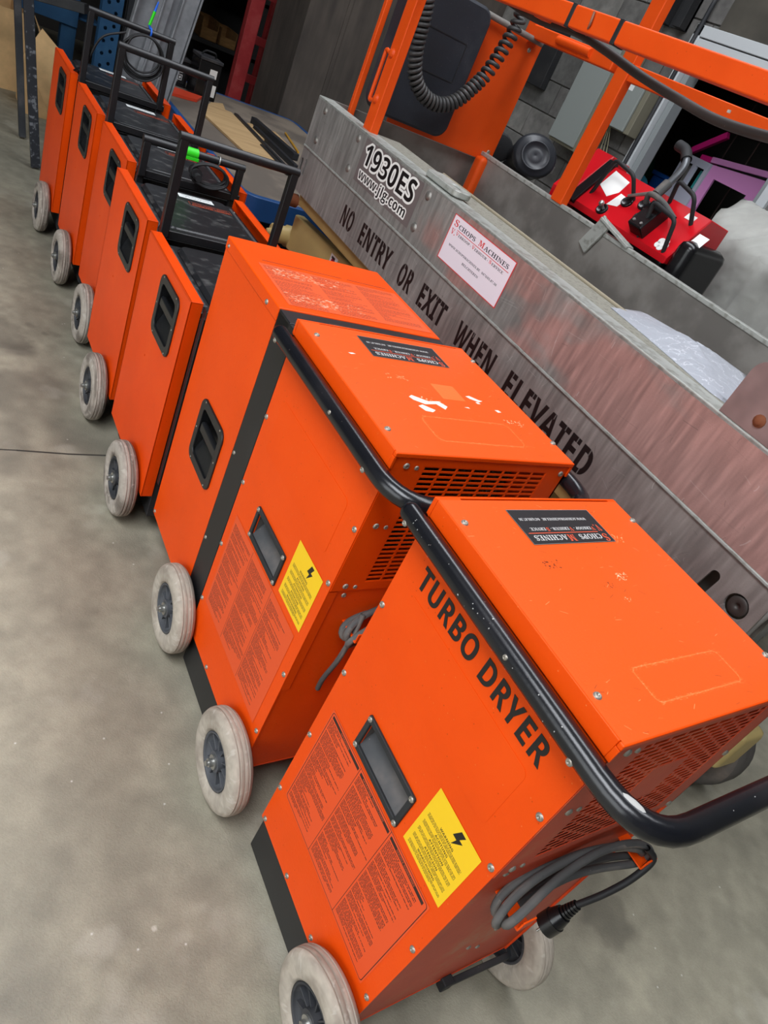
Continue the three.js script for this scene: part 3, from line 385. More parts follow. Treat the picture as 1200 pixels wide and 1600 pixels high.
function topDryer(o) {
  const W = 0.45, D = 0.436, H = 0.775, hx = W / 2, hz = D / 2, t = 0.034, g = thing('black_top_dryer', o.label, 'dryer', [o.x + hx, 0, o.z - hz], 0, 'dryers standing in a row');
  mesh('axle', cyl(0.009, W + 0.06, 'x', 12).translate(0, 0.118, hz - 0.115), M.rimDark, g);
  for (const s of [-1, 1]) {
    const p = shapePts([[-hz, 0.142], [hz, 0.142], [hz, H], [-hz, H]]); if (s < 0) { p.holes.push(rrect(-0.012, 0.579, 0.146, 0.731, 0.02, THREE.Path)); const lh = new THREE.Path(); lh.absarc(-0.025, 0.478, 0.0035, 0, Math.PI * 2); p.holes.push(lh); }
    const x0 = s < 0 ? -hx : hx - 0.003; const gs = [toSide(extr(p, 0.003), x0 + 0.003), span(s < 0 ? -hx : hx - t, s < 0 ? -hx + t : hx, 0.142, H, hz - 0.003, hz, 0.0015), span(s < 0 ? -hx : hx - t, s < 0 ? -hx + t : hx, H - 0.004, H, -hz, hz, 0.0015), span(s < 0 ? -hx : hx - t, s < 0 ? -hx + t : hx, 0.142, H, -hz, -hz + 0.003, 0)];
    mesh('side_panel', gs, M.orangeC, g);
  }
  recessGrip(g, -hx, -0.022, 0.156, 0.569, 0.741, 0.028, true);
  mesh('body', [span(-hx + t, hx - t, 0.06, H - 0.045, -hz + 0.008, hz - 0.004, 0.002), span(-hx + 0.004, -hx + t, 0.15, 0.55, -hz + 0.01, hz - 0.01, 0)], M.blackMatt, g);
  const cov = mesh('top_cover', [span(-hx + t, hx - t, H - 0.05, H - 0.03, -hz, hz - 0.01, 0.004), extr(rrect(-hx + t + 0.05, -hz + 0.04, hx - t - 0.05, hz - 0.03, 0.02), 0.004, 0.01).rotateX(-Math.PI / 2).translate(0, H - 0.03, 0)], coverMat, g);
  lab(cov, 'scuffed black moulded top cover');
  for (const s of [-1, 1]) mesh('cover_rib', [box(0.012, 0.012, D - 0.09, s * (hx - t - 0.022), H - 0.03, -0.008, 0.005), box(0.03, 0.008, 0.012, s * (hx - t - 0.016), H - 0.03, hz - 0.05, 0.003)], M.dustPlastic, cov);
  for (const [x, z] of [[-1, 0.15], [-1, -0.16], [1, 0.15], [1, -0.16]]) screw(cov, x * (hx - t - 0.012), H - 0.03, z, 'top', 0.7);
  sticker('name_sticker', 0.15, 0.034, schopsLine, cov, [0.065, H - 0.0152, -0.09], 'top', 'black dealer sticker with red print'); if (o.white) sticker('white_label', 0.125, 0.036, whiteLab, cov, [0.03, H - 0.0152, -0.152], 'top', 'white paper label');
  // handle frame at the front edge
  const zf = hz + 0.02, hc = -0.006, hw = 0.172, fr = new THREE.Group(); fr.name = 'handle_frame'; g.add(fr);
  mesh('cross_bar', span(-hx + t + 0.002, hx - t - 0.002, H - 0.034, H - 0.008, hz - 0.004, hz + 0.026, 0.003), M.black, fr);
  for (const s of [-1, 1]) mesh('guide_channel', span(hc + s * hw - 0.012, hc + s * hw + 0.012, 0.2, H - 0.03, hz, hz + 0.02, 0.003), M.black, fr);
  if (o.rise) { const yt = H + o.rise; for (const s of [-1, 1]) mesh('post', span(hc + s * hw - 0.0125, hc + s * hw + 0.0125, H - 0.03, yt - 0.004, zf - 0.0125, zf + 0.0125, 0.003), M.black, fr); mesh('handle_bar', cyl(0.0135, hw * 2 + 0.028, 'x', 16).translate(hc, yt, zf), M.black, fr); }
  wheel(g, -hx - 0.03, hz - 0.115, M.tyreOld, M.rimDark); wheel(g, hx + 0.03, hz - 0.115, M.tyreOld, M.rimDark, true);
  if (o.rise && o.cord) {
    const yt = H + o.rise, coil = [], cx = hc + o.cord[0], R = o.cord[1]; seed = o.cord[2];
    for (let k = 0; k < 5; k++) { const pts = [], r1 = R * rr(0.85, 1.1), a0 = rr(0, 1); for (let i = 0; i < 16; i++) { const a = i / 16 * 6.2832; pts.push(V3(cx + r1 * o.cord[3] * Math.cos(a) + rr(-0.004, 0.004), yt - 0.012 - r1 + r1 * Math.sin(a), zf + 0.014 + k * 0.005 + 0.012 * Math.sin(a + a0))); } coil.push(tubeG(pts, 0.0045, 64, 7, true)); }
    lab(mesh('power_cord', coil, M.cordBlack, g), 'coiled black power cord hung from the handle');
    if (o.plug) { mesh('cord_tail', tubeG([V3(cx - R, yt - 0.03, zf + 0.02), V3(hc - hw + 0.05, yt - 0.08, zf + 0.03), V3(hc - hw + 0.01, H + 0.05, zf - 0.02), V3(hc - hw - 0.01, H + 0.0, zf - 0.06)], 0.0045, 40), M.cordBlack, g); mesh('plug', [rodG(V3(hc - hw - 0.005, H + 0.012, zf - 0.05), V3(hc - hw - 0.02, H - 0.012, zf - 0.08), 0.013, 14)], M.glossBlack, g); }
    if (o.tag === 'blue') { mesh('cable_tie', [new THREE.TorusGeometry(0.017, 0.004, 8, 20).rotateY(Math.PI / 2).translate(cx + 0.02, yt, zf), rodG(V3(cx + 0.016, yt + 0.014, zf), V3(cx + 0.01, yt + 0.028, zf), 0.005, 8)], M.tagBlue, g); mesh('green_tag', rodG(V3(cx + 0.01, yt + 0.028, zf), V3(cx + 0.022, yt + 0.085, zf), 0.0062, 10), M.green, g); mesh('tie_end', rodG(V3(cx + 0.022, yt + 0.085, zf), V3(cx + 0.03, yt + 0.125, zf), 0.0055, 8, 0.003), M.tagBlue, g); }
    else { mesh('green_tag', [cyl(0.0175, 0.05, 'x', 18).translate(cx - 0.075, yt, zf), box(0.05, 0.012, 0.01, cx - 0.07, yt - 0.016, zf + 0.01, 0.002)], M.green, g); mesh('plug', [cyl(0.019, 0.05, 'z', 16).translate(cx - 0.05, yt - 0.055, zf + 0.02), cyl(0.012, 0.04, 'z', 12).translate(cx - 0.05, yt - 0.06, zf + 0.05)], M.cordBlack, g); mesh('clip', new THREE.TorusGeometry(0.015, 0.003, 8, 18).rotateY(Math.PI / 2).translate(cx + 0.03, yt, zf), M.steel, g); }
  }
  return g;
}
topDryer({ x: 0.626, z: -1.631, label: 'black-topped orange dryer without raised handle, next to the dryer with black band' });
topDryer({ x: 0.636, z: -2.146, rise: 0.255, white: true, label: 'black-topped orange dryer with raised bare handle, second next to the banded dryer' });
topDryer({ x: 0.692, z: -2.694, rise: 0.09, white: true, cord: [0.055, 0.04, 21, 1.6], tag: 'green', label: 'black-topped orange dryer with low handle carrying cord and thick green tag' });
topDryer({ x: 0.684, z: -3.218, rise: 0.258, white: true, label: 'black-topped orange dryer with raised bare handle, beside the end dryer of the row' });
topDryer({ x: 0.675, z: -3.797, rise: 0.262, white: true, cord: [0.055, 0.085, 22, 1.0], tag: 'blue', plug: true, label: 'black-topped orange dryer at row end with coiled cord and blue-green tie' });
// ---------------------------------------------------------------- right wall: concrete blocks, doorway into a dark store
const DZ0 = -3.66, DZ1 = -2.62, DH = 2.08;             // doorway in the wall at x = XR
{
  const mortar = std({ color: '#55534e', roughness: 0.95 });
  const wall = struct('wall_right', [span(XR + 0.012, XR + 0.2, 0, HC, ZB, DZ0, 0), span(XR + 0.012, XR + 0.2, 0, HC, DZ1, ZF, 0), span(XR + 0.012, XR + 0.2, DH, HC, DZ0, DZ1, 0)], mortar);
  const tones = [[112, 110, 106], [102, 100, 97], [120, 118, 113], [94, 93, 90]].map((c, k) => std({ map: dataTex(128, 128, (u, v) => shade(c, 0.8 + 0.4 * fbm(u, v, 8, 8, 4, 401 + k)), true, 0.4), roughness: 0.95, bumpMap: grit, bumpScale: 0.001 }));
  const bw = 0.4, bh = 0.2, gm = 0.008, blockG = boxUV(G(box(0.03, bh - gm, bw - gm, 0, 0, 0, 0.004))); seed = 404; const half = {};
  const put = (z0, z1, j) => { const w = z1 - z0; if (w < 0.05) return; const key = w.toFixed(2); const gg = Math.abs(w - bw) < 0.001 ? blockG : (half[key] ??= boxUV(G(box(0.03, bh - gm, w - gm, 0, 0, 0, 0.004)))); const m = new THREE.Mesh(gg, tones[Math.floor(rnd() * 4)]); m.name = 'block'; m.castShadow = m.receiveShadow = true; m.position.set(XR + 0.015 + rr(-0.0015, 0.0015), (j + 0.5) * bh, (z0 + z1) / 2); wall.add(m); };
  const ZL = -7.2, ZR = -1.4;
  for (let j = 3; j < 17; j++) for (let z = ZL - (j % 2 ? bw / 2 : 0); z < ZR; z += bw) { const a = Math.max(z, ZL), b = Math.min(z + bw, ZR); if ((j + 0.5) * bh > DH) { put(a, b, j); continue; } if (b <= DZ0 || a >= DZ1) put(a, b, j); else { if (a < DZ0) put(a, DZ0, j); if (b > DZ1) put(DZ1, b, j); } }
  const lintel = struct('trim_1', span(XR - 0.012, XR + 0.01, DH + 0.1, 3.3, DZ0 + 0.12, -1.2, 0.003), std({ map: dataTex(256, 256, (u, v) => shade([78, 74, 66], 0.75 + 0.5 * fbm(u, v, 6, 6, 5, 431)), true, 1.2), roughness: 0.95 }));
  // dark store behind the doorway
  struct('wall_store', [span(XR + 2.1, XR + 2.2, 0, 2.7, -5.2, -1.2, 0), span(XR + 0.2, XR + 2.1, 0, 2.7, -5.3, -5.2, 0), span(XR + 0.2, XR + 2.1, 0, 2.7, -1.2, -1.1, 0), span(XR + 0.2, XR + 2.2, 2.7, 2.8, -5.3, -1.1, 0)], std({ color: '#55524e', roughness: 0.95 }));
  // door frame: outer casing and inner stop
  const fm = std({ color: '#c9cdcf', roughness: 0.45 }), fi = std({ color: '#8f9596', roughness: 0.5 });
  const door = new THREE.Group(); door.name = 'door_1'; door.userData.kind = 'structure'; scene.add(door);
  mesh('jamb', span(XR - 0.025, XR + 0.12, 0, DH + 0.1, DZ0 - 0.03, DZ0 + 0.03, 0.004), fm, door); mesh('jamb', span(XR - 0.025, XR + 0.12, 0, DH + 0.1, DZ1 - 0.03, DZ1 + 0.03, 0.004), fm, door);
  mesh('head', [span(XR - 0.025, XR + 0.12, DH + 0.04, DH + 0.1, DZ0 - 0.03, DZ1 + 0.03, 0.004), span(XR - 0.02, XR + 0.12, DH - 0.02, DH + 0.034, DZ0 + 0.03, DZ1 - 0.03, 0.003)], fm, door);
  mesh('stop', span(XR + 0.01, XR + 0.1, 0, DH - 0.02, DZ0 + 0.04, DZ0 + 0.085, 0.003), fi, door); mesh('stop', span(XR + 0.01, XR + 0.1, 0, DH - 0.02, DZ1 - 0.075, DZ1 - 0.04, 0.003), fi, door);
}
// electric cabinets, meter board and pipe on the block wall
{
  const cab = std({ color: '#8d938f', roughness: 0.5 }), cabD = std({ color: '#7b7766', roughness: 0.6 });
  const p = (u, v) => onX(u, v, XR - 0.1);
  const a = p(868, 215), b = p(925, 90), w1 = p(925, 245);
  const c1 = thing('electric_cabinet', 'tall grey electric cabinet on the block wall', 'cabinet', [XR, 0, 0]);
  const y0 = a.y - 0.02, y1 = 2.05, z0 = p(868, 215).z, z1 = p(918, 225).z + 0.02;
  mesh('housing', span(-0.16, -0.003, y0, y1, z0, z1, 0.004), cabD, c1); mesh('door', span(-0.175, -0.161, y0 + 0.02, y1, z0 - 0.004, z1 - 0.06, 0.003), cab, c1);
  const q = onX(975, 165, XR - 0.08), c2 = thing('meter_box', 'small grey meter box beside the tall cabinet', 'box', [XR, q.y - 0.12, q.z + 0.06]);
  mesh('housing', span(-0.12, -0.003, -0.02, 0.34, -0.14, 0.13, 0.006), cabD, c2); mesh('cover', span(-0.14, -0.121, -0.015, 0.335, -0.132, 0.09, 0.006), cab, c2); sticker('rating_plate', 0.09, 0.03, M.white, c2, [-0.1408, 0.22, -0.04], 'side');
  const r = onX(838, 85, XR - 0.06), bd = thing('meter_board', 'black panel on the block wall left of the cabinet', 'panel', [XR, r.y, r.z]);
  mesh('panel', span(-0.06, -0.003, -0.18, 0.35, -0.2, 0.2, 0.004), M.blackMatt, bd); mesh('edge_strip', span(-0.065, -0.003, -0.16, 0.36, -0.23, -0.2, 0.002), std({ color: '#b9bcbb', roughness: 0.5 }), bd);
  const pt = onX(985, 170, XR - 0.03), pipe = thing('conduit', 'thin dark conduit running down the block wall', 'pipe', [XR - 0.03, 0, pt.z + 0.19]);
  mesh('pipe', cyl(0.014, 3.2, 'y', 10).translate(0, 1.7, 0), M.rimDark, pipe); for (const y of [1.2, 2.0, 2.8]) mesh('clip', box(0.03, 0.02, 0.05, 0.012, y, 0, 0.002), M.rimDark, pipe);
  for (let k = 0; k < 3; k++) mesh('loose_wire', tubeG([onX(962, 165, XR - 0.05), onX(950 + k * 2, 200, XR - 0.07), onX(938 + k * 5, 235, XR - 0.06), onX(925 + k * 6, 285, XR - 0.05)].map((p) => p.sub(c2.position)), 0.004, 30, 6), std({ color: '#9a9678', roughness: 0.6 }), c2);
  // post of the sliding gate above the doorway
  const s0 = onX(1035, 60, XR - 0.06), s1 = onX(1085, -40, XR - 0.06); const post = thing('gate_channel', 'black steel channel upright on the wall beside the doorway', 'channel', [XR, 0, 0]);
  mesh('channel', [span(-0.08, -0.003, 2.12, 3.3, s0.z - 0.1, s0.z - 0.04, 0.003), span(-0.08, -0.003, 2.12, 3.3, s0.z + 0.04, s0.z + 0.1, 0.003), span(-0.02, -0.003, 2.12, 3.3, s0.z - 0.1, s0.z + 0.1, 0)], M.blackMatt, post);
}
// toys and bags in the store
{
  const table = thing('store_table', 'dark low table inside the store', 'table', [XR + 0.85, 0, -3.3]); mesh('table_top', span(-0.55, 0.75, 0.9, 0.94, -0.85, 0.85, 0.004), M.blackMatt, table); for (const [x, z] of [[-0.5, -0.8], [-0.5, 0.8], [0.7, -0.8], [0.7, 0.8]]) mesh('leg', span(x - 0.03, x + 0.03, 0, 0.9, z - 0.03, z + 0.03, 0.003), M.blackMatt, table);
  const T = XR + 0.45, ty = 0.94;
  // doll's house: lavender front with openings, pink gable and roof pieces
  const a = onX(1062, 345, T), dh = thing('dolls_house', 'white and pink plastic dolls house in the dark store', 'toy', [T, ty, a.z - 0.12], -0.35); dh.scale.set(1, 1.14, 1.1);
  const wht = std({ color: '#b9bccb', roughness: 0.5 }), pnk = std({ color: '#c884bb', roughness: 0.5 }), mag = std({ color: '#c01870', roughness: 0.5 });
  const s = shapePts([[-0.17, 0], [0.15, 0], [0.15, 0.56], [-0.17, 0.56]]); for (const [x0, x1, y0, y1] of [[-0.14, -0.02, 0.4, 0.52], [0.02, 0.12, 0.4, 0.52], [-0.14, -0.03, 0.02, 0.26], [0.01, 0.12, 0.02, 0.26]]) s.holes.push(shapePts([[x0, y0], [x1, y0], [x1, y1], [x0, y1]]));
  mesh('front_wall', toSide(extr(s, 0.02), 0), wht, dh); for (const [z, y] of [[0.07, 0.46], [-0.08, 0.46]]) mesh('window_pane', span(0.03, 0.034, y - 0.05, y + 0.05, z - 0.05, z + 0.05, 0), z > 0 ? std({ color: '#3fa6a4', roughness: 0.4 }) : std({ color: '#77736f', roughness: 0.4 }), dh);
  const gb = shapePts([[0, 0], [0.34, 0.0], [0.42, 0.6], [0.02, 0.56]]); gb.holes.push(shapePts([[0.08, 0.32], [0.3, 0.3], [0.34, 0.5], [0.08, 0.5]])); mesh('gable', toSide(extr(gb, 0.015), 0).rotateY(0.35).translate(-0.01, 0, 0.15), pnk, dh);
  mesh('gable_rail', barG(V3(-0.01, 0.58, 0.13), V3(0.12, 0.63, 0.55), 0.025, 0.03), pnk, dh); mesh('roof_edge', [barG(V3(0, 0.58, -0.14), V3(0.05, 0.72, 0.05), 0.03, 0.035), barG(V3(0, 0.57, 0.0), V3(0.02, 0.58, 0.14), 0.03, 0.03)], mag, dh);
  const b = onX(1018, 262, T + 0.25), bag = thing('green_bag', 'dark green sack standing in the store', 'bag', [T + 0.2, ty, b.z - 0.12]);
  mesh('sack', lathe([[0.0, 0], [0.14, 0.01], [0.16, 0.2], [0.15, 0.45], [0.09, 0.56], [0.03, 0.6], [0, 0.6]], 18), std({ color: '#0e5a3c', roughness: 0.7 }), bag); mesh('sack_neck', lathe([[0.03, 0], [0.012, 0.03], [0.04, 0.07], [0.0, 0.05]], 12).translate(0, 0.59, 0), std({ color: '#0e5a3c', roughness: 0.7 }), bag);
  const c = onX(1050, 268, T + 0.22), bb = thing('blue_box', 'blue plastic storage box with a paper label in the store', 'box', [T + 0.24, ty, c.z + 0.02]);
  mesh('tub', [span(-0.1, 0.1, 0, 0.44, -0.1, 0.1, 0.02)], std({ color: '#0c4d9c', roughness: 0.5 }), bb); mesh('rim', span(-0.11, 0.11, 0.43, 0.46, -0.11, 0.11, 0.008), std({ color: '#0c4d9c', roughness: 0.5 }), bb); sticker('paper_label', 0.08, 0.08, std({ color: '#8c8f8c', roughness: 0.7 }), bb, [-0.1015, 0.25, 0.03], 'side');
  const d = onX(1020, 305, T - 0.15), pc = thing('pink_crate', 'pink open plastic crate on the store table', 'crate', [T - 0.14, ty, d.z - 0.1]);
  for (const y of [0.02, 0.12, 0.22]) mesh('band', [span(-0.11, 0.11, y, y + 0.035, -0.13, -0.12, 0.003), span(-0.11, 0.11, y, y + 0.035, 0.12, 0.13, 0.003), span(-0.11, -0.1, y, y + 0.035, -0.13, 0.13, 0.003), span(0.1, 0.11, y, y + 0.035, -0.13, 0.13, 0.003)], mag, pc); for (const [x, z] of [[-1, -1], [1, -1], [-1, 1], [1, 1]]) mesh('corner_post', box(0.03, 0.26, 0.03, x * 0.1, 0.13, z * 0.12, 0.004), mag, pc); mesh('bottom', span(-0.11, 0.11, 0, 0.015, -0.13, 0.13, 0.003), mag, pc);
  const e = onX(1030, 285, T - 0.05); tag(mesh('teal_cloth', new THREE.SphereGeometry(0.12, 16, 10).scale(0.8, 0.45, 1.1).translate(T - 0.16, ty + 0.36, e.z - 0.14), std({ color: '#0d5d70', roughness: 0.8 }), scene), 'dark teal bundle on top of the pink crate', 'bundle');
  for (const [u, v] of [[1133, 240], [1176, 240]]) { const q = onX(u, v, XR + 1.3); tag(mesh('upright_rod', cyl(0.006, 2.4, 'y', 6).translate(q.x, 1.45, q.z), std({ color: '#6a5450', roughness: 0.7 }), scene), 'thin brownish upright rod in the dark doorway', 'cord', 'rods in the doorway'); }  // two thin brownish cylinders standing behind the doorway
}
// ---------------------------------------------------------------- scissor lift
{
  const TH = -0.0262, ORG = V3(1.4, 0, -1.6), AX = V3(Math.sin(TH), 0, Math.cos(TH)), NX = V3(Math.cos(TH), 0, -Math.sin(TH));
  const toL = (p) => { const d = p.clone().sub(ORG); return V3(d.dot(NX), p.y, d.dot(AX)); };
  const offP = (u, v, off) => { const d = ray(u, v), t = (ORG.clone().sub(CAM).dot(NX) + off) / d.dot(NX); return toL(CAM.clone().addScaledVector(d, t)); };
  const lenP = (u, v, l) => { const d = ray(u, v), t = (ORG.clone().sub(CAM).dot(AX) + l) / d.dot(AX); return toL(CAM.clone().addScaledVector(d, t)); };
  const g = thing('scissor_lift', 'aluminium scissor lift with orange rails, stencilled NO ENTRY OR EXIT WHEN ELEVATED', 'lift', [1.4, 0, -1.6], TH);
  const L0 = -1.36, L1 = 1.222, YB = 0.79, YT = 1.155, YC = 0.962;
  const wallTex = canvasTex(2048, 512, (c, w, h) => {       // u along the platform, v from bottom to top
    const img = c.createImageData(w, h), d = img.data, yc = h * (YT - YC) / (YT - YB);
    for (let j = 0; j < h; j++) for (let i = 0; i < w; i++) {
      const u = i / w, v = j / h, n = fbm(u, v, 40, 3, 5, 501), k = fbm(u, v, 260, 5, 2, 511), m = fbm(u, v, 10, 3, 4, 521), f = hash(i, j, 3);
      let q = mixc([150, 147, 142], [116, 113, 109], n); q = shade(q, 0.84 + 0.32 * k);
      const up = j < yc ? 1 : 0.16; q = mixc(q, shade([164, 122, 114], 0.85 + 0.3 * k), 0.85 * up * sm(0.36, 0.6, m + 0.16 * sm(0.4, 0.7, u)) * sm(0.36, 0.5, u + 0.2 * (n - 0.5))); q = shade(q, 0.97 + 0.06 * f);
      const o = (j * w + i) * 4; d[o] = q[0]; d[o + 1] = q[1]; d[o + 2] = q[2]; d[o + 3] = 255;
    }
    c.putImageData(img, 0, 0); seed = 55;
    for (let k = 0; k < 380; k++) { c.strokeStyle = rnd() < 0.55 ? `rgba(220,218,212,${rr(0.1, 0.45)})` : `rgba(50,46,44,${rr(0.1, 0.4)})`; c.lineWidth = rr(0.6, 1.6); const x = rnd() * w, y = rnd() * h, a = rnd() < 0.6 ? rr(1.2, 1.9) : rr(-0.4, 0.6), l = rr(6, 60); c.beginPath(); c.moveTo(x, y); c.quadraticCurveTo(x + l * 0.5 * Math.cos(a) + rr(-4, 4), y + l * 0.5 * Math.sin(a), x + l * Math.cos(a), y + l * Math.sin(a)); c.stroke(); }
    // stencil on the lower half
    const X = (l) => (l - L0) / (L1 - L0) * w, Y = (y) => (YT - y) / (YT - YB) * h, base = Y(0.832), capH = Y(0.832) - Y(0.902);
        const sp = [['NO', -0.862, -0.752], ['ENTRY', -0.69, -0.43], ['OR', -0.357, -0.26], ['EXIT', -0.207, -0.035], ['WHEN', 0.045, 0.258], ['ELEVATED', 0.317, 0.712]];
    c.font = 'bold ' + capH / 0.714 + 'px sans-serif'; c.lineWidth = 3; for (const [t, a, b] of sp) { c.save(); c.translate(X(a), base); c.scale((X(b) - X(a)) / c.measureText(t).width, 1); c.fillStyle = c.strokeStyle = 'rgba(24,22,22,0.95)'; c.fillText(t, 0, 0); c.strokeText(t, 0, 0); c.restore(); }
    c.save(); for (const [t, a, b] of sp) for (let k = 0; k < t.length; k++) { const x = X(a) + (X(b) - X(a)) * (k + 0.5) / t.length, wv = (X(b) - X(a)) / t.length; c.fillStyle = 'rgba(124,120,116,0.95)'; if ('NOERXHDAPLVTIYW'.includes(t[k])) c.fillRect(x - wv * 0.06, base - capH * 1.02, wv * 0.07, capH * ('OD'.includes(t[k]) ? 0.28 : 0.2)); if ('OEDRA'.includes(t[k])) c.fillRect(x - wv * 0.06, base - capH * 0.25, wv * 0.07, capH * 0.3); } c.restore();
  });
  const alu = std({ map: wallTex, roughness: 0.4, metalness: 0.12 }), aluPlain = std({ map: dataTex(512, 512, (u, v) => { const n = fbm(u, v, 6, 60, 4, 531); return mixc([158, 158, 150], [120, 119, 112], n); }, true, 0.8), roughness: 0.45, metalness: 0.4 });
  const aluDark = std({ map: dataTex(512, 512, (u, v) => { const n = fbm(u, v, 8, 8, 5, 541); return mixc([116, 112, 107], [148, 144, 138], sm(0.3, 0.8, n)); }, true, 0.9), roughness: 0.45, metalness: 0.2 }), rimAlu = std({ map: dataTex(256, 256, (u, v) => { const n = fbm(u, v, 24, 24, 4, 551); return mixc([176, 178, 172], [146, 146, 138], sm(0.45, 0.8, n)); }, true, 0.4), roughness: 0.5, metalness: 0.3 }), rimAlu2 = std({ map: dataTex(256, 256, (u, v) => { const n = fbm(u, v, 24, 24, 4, 556); return mixc([146, 144, 132], [112, 108, 98], sm(0.45, 0.9, n)); }, true, 0.16), roughness: 0.6, metalness: 0.25 });
  const wallUV = (geo) => { const q = G(geo), p = q.attributes.position, uv = q.attributes.uv; for (let i = 0; i < p.count; i++) uv.setXY(i, (p.getZ(i) - L0) / (L1 - L0), (p.getY(i) - YB) / (YT - YB)); return q; };
  // lower sheet with its slots, upper sheet, ridge between
  const lo = shapePts([[L0, YB], [L1 - 0.02, YB], [L1, YB + 0.04], [L1, YC], [L0, YC]]); const slot = (x, y, r, len, a) => { const s = new THREE.Path(), n = 10; for (let i = 0; i <= n; i++) { const t = a + Math.PI / 2 * 0 - Math.PI / 2 + i / n * Math.PI; const q = [x + len * Math.cos(a) + r * Math.cos(t), y + len * Math.sin(a) + r * Math.sin(t)]; i ? s.lineTo(...q) : s.moveTo(...q); } for (let i = 0; i <= n; i++) { const t = a + Math.PI / 2 + i / n * Math.PI; s.lineTo(x - len * Math.cos(a) + r * Math.cos(t), y - len * Math.sin(a) + r * Math.sin(t)); } s.closePath(); return s; };
  lo.holes.push(slot(-1.338, 0.888, 0.011, 0.016, 1.57), slot(-1.297, 0.888, 0.008, 0.026, 1.57), slot(1.1, 0.873, 0.012, 0.026, 1.45), slot(1.174, 0.886, 0.026, 0.0001, 0));
  mesh('lower_side_sheet', wallUV(toSide(extr(lo, 0.006), 0.006)), alu, g, true);
  mesh('upper_side_sheet', wallUV(span(-0.003, 0.006, YC + 0.003, YT - 0.002, L0, L1 + 0.08, 0.002)), alu, g, true);
  mesh('ridge', span(-0.006, 0.004, YC - 0.004, YC + 0.004, L0 + 0.002, L1 + 0.08, 0.0025), rimAlu, g);
  mesh('inner_side_sheet', span(0.054, 0.06, YB, YT - 0.012, L0, L1, 0), aluPlain, g);
  mesh('side_bolt', [lathe([[0, -0.004], [0.006, -0.004], [0.007, 0.001], [0.02, 0.001], [0.022, -0.006]], 20).applyQuaternion(FACE.side).translate(0.004, 0.886, 1.174)], std({ color: '#4c4642', roughness: 0.5, metalness: 0.4 }), g);
  mesh('top_rail', [span(-0.003, 0.062, YT - 0.012, YT, L0, L1, 0.003)], rimAlu, g);
  mesh('inner_top_rail', [span(0.074, 0.185, YT - 0.03, YT - 0.004, L0 + 0.4, L1, 0.003)], rimAlu2, g);
  mesh('deck_lip', [rodG(V3(0.194, YT - 0.004, -0.62), V3(0.194, YT - 0.004, L1), 0.007, 12)], std({ color: '#8f8570', roughness: 0.6, metalness: 0.2 }), g);
  mesh('deck', span(0.05, 0.84, YC - 0.02, YC + 0.01, L0, L1, 0.002), aluDark, g);
  mesh('far_side_sheet', span(0.825, 0.84, YC, 1.186, L0, L1, 0.002), aluDark, g); mesh('far_top_rail', [span(0.82, 0.85, 1.18, 1.196, L0, L1, 0.003)], rimAlu, g); mesh('far_outer_rail', span(0.856, 0.885, 1.165, 1.186, L0, L1, 0.003), rimAlu, g);
  mesh('end_sheet', [span(0.0, 0.85, YB, YT, L0 - 0.002, L0 + 0.006, 0.002)], aluDark, g);
  // gate plate standing on the near end
  const gp = new THREE.Shape(); gp.moveTo(0.888, YT + 0.001); gp.lineTo(1.3, YT + 0.001); gp.lineTo(1.3, 1.285); gp.lineTo(0.93, 1.285); gp.quadraticCurveTo(0.893, 1.282, 0.89, 1.25); gp.closePath(); const nt = new THREE.Path(); nt.absarc(0.957, YT + 0.012, 0.008, 0, 7); gp.holes.push(nt);
  mesh('gate_plate', wallUV(toSide(extr(gp, 0.006, 0.0008), 0.006)), std({ map: dataTex(512, 256, (u, v) => { const n = fbm(u, v, 20, 6, 5, 561); return shade(mixc([150, 128, 124], [124, 104, 102], n), 0.9 + 0.2 * fbm(u, v, 90, 10, 2, 571)); }, true, 1), roughness: 0.45, metalness: 0.3 }), g, true);
  lab(mesh('rusty_bolt', lathe([[0, 0.008], [0.007, 0.008], [0.008, 0.004], [0.013, 0.003], [0.013, 0]], 12).applyQuaternion(FACE.side).translate(-0.001, 1.186, 0.97), M.rust, g), 'rusty bolt');
  mesh('torn_paint', toSide(extr(shapePts([[0.955, 1.235], [1.0, 1.225], [1.03, 1.25], [0.99, 1.265], [0.965, 1.26]]), 0.0004), -0.0008), std({ color: '#b9b0b4', roughness: 0.5 }), g);
  // rivets
  const riv = boxUV(G(lathe([[0, 0.008], [0.008, 0.0072], [0.0135, 0.0042], [0.0155, 0]], 14))), rivM = std({ color: '#8e8a84', roughness: 0.4, metalness: 0.6 });
  for (const [l, y] of [[-1.262, 1.122], [-1.263, 1.009], [-0.926, 1.121], [-0.928, 1.012], [-0.364, 1.12], [-0.372, 1.014]]) { const m = new THREE.Mesh(riv, rivM); m.name = 'rivet'; m.position.set(-0.003, y, l); m.quaternion.copy(FACE.side); m.castShadow = m.receiveShadow = true; g.add(m); }
  // stickers
  const modelTex = canvasTex(1024, 330, (c, w, h) => { c.fillStyle = '#6f6462'; c.fillRect(0, 0, w, h); const put = (t, f, x, y, lw, ww) => { c.font = f; c.lineJoin = 'round'; c.lineWidth = lw; c.strokeStyle = '#f0eee8'; c.strokeText(t, x, y, ww); c.fillStyle = '#171314'; c.fillText(t, x, y, ww); }; c.save(); c.translate(40, 180); c.scale(1.28, 1); put('1930ES', 'bold 218px sans-serif', 0, 0, 34); c.restore(); c.save(); c.translate(60, 294); c.scale(1.36, 1); put('www.jlg.com', 'bold 104px sans-serif', 0, 0, 22); c.restore(); });
  sticker('model_sticker', 0.455, 0.146, print(modelTex, 0.45), g, [-0.0038, 1.068, -0.636], 'side', 'black and white model number sticker');
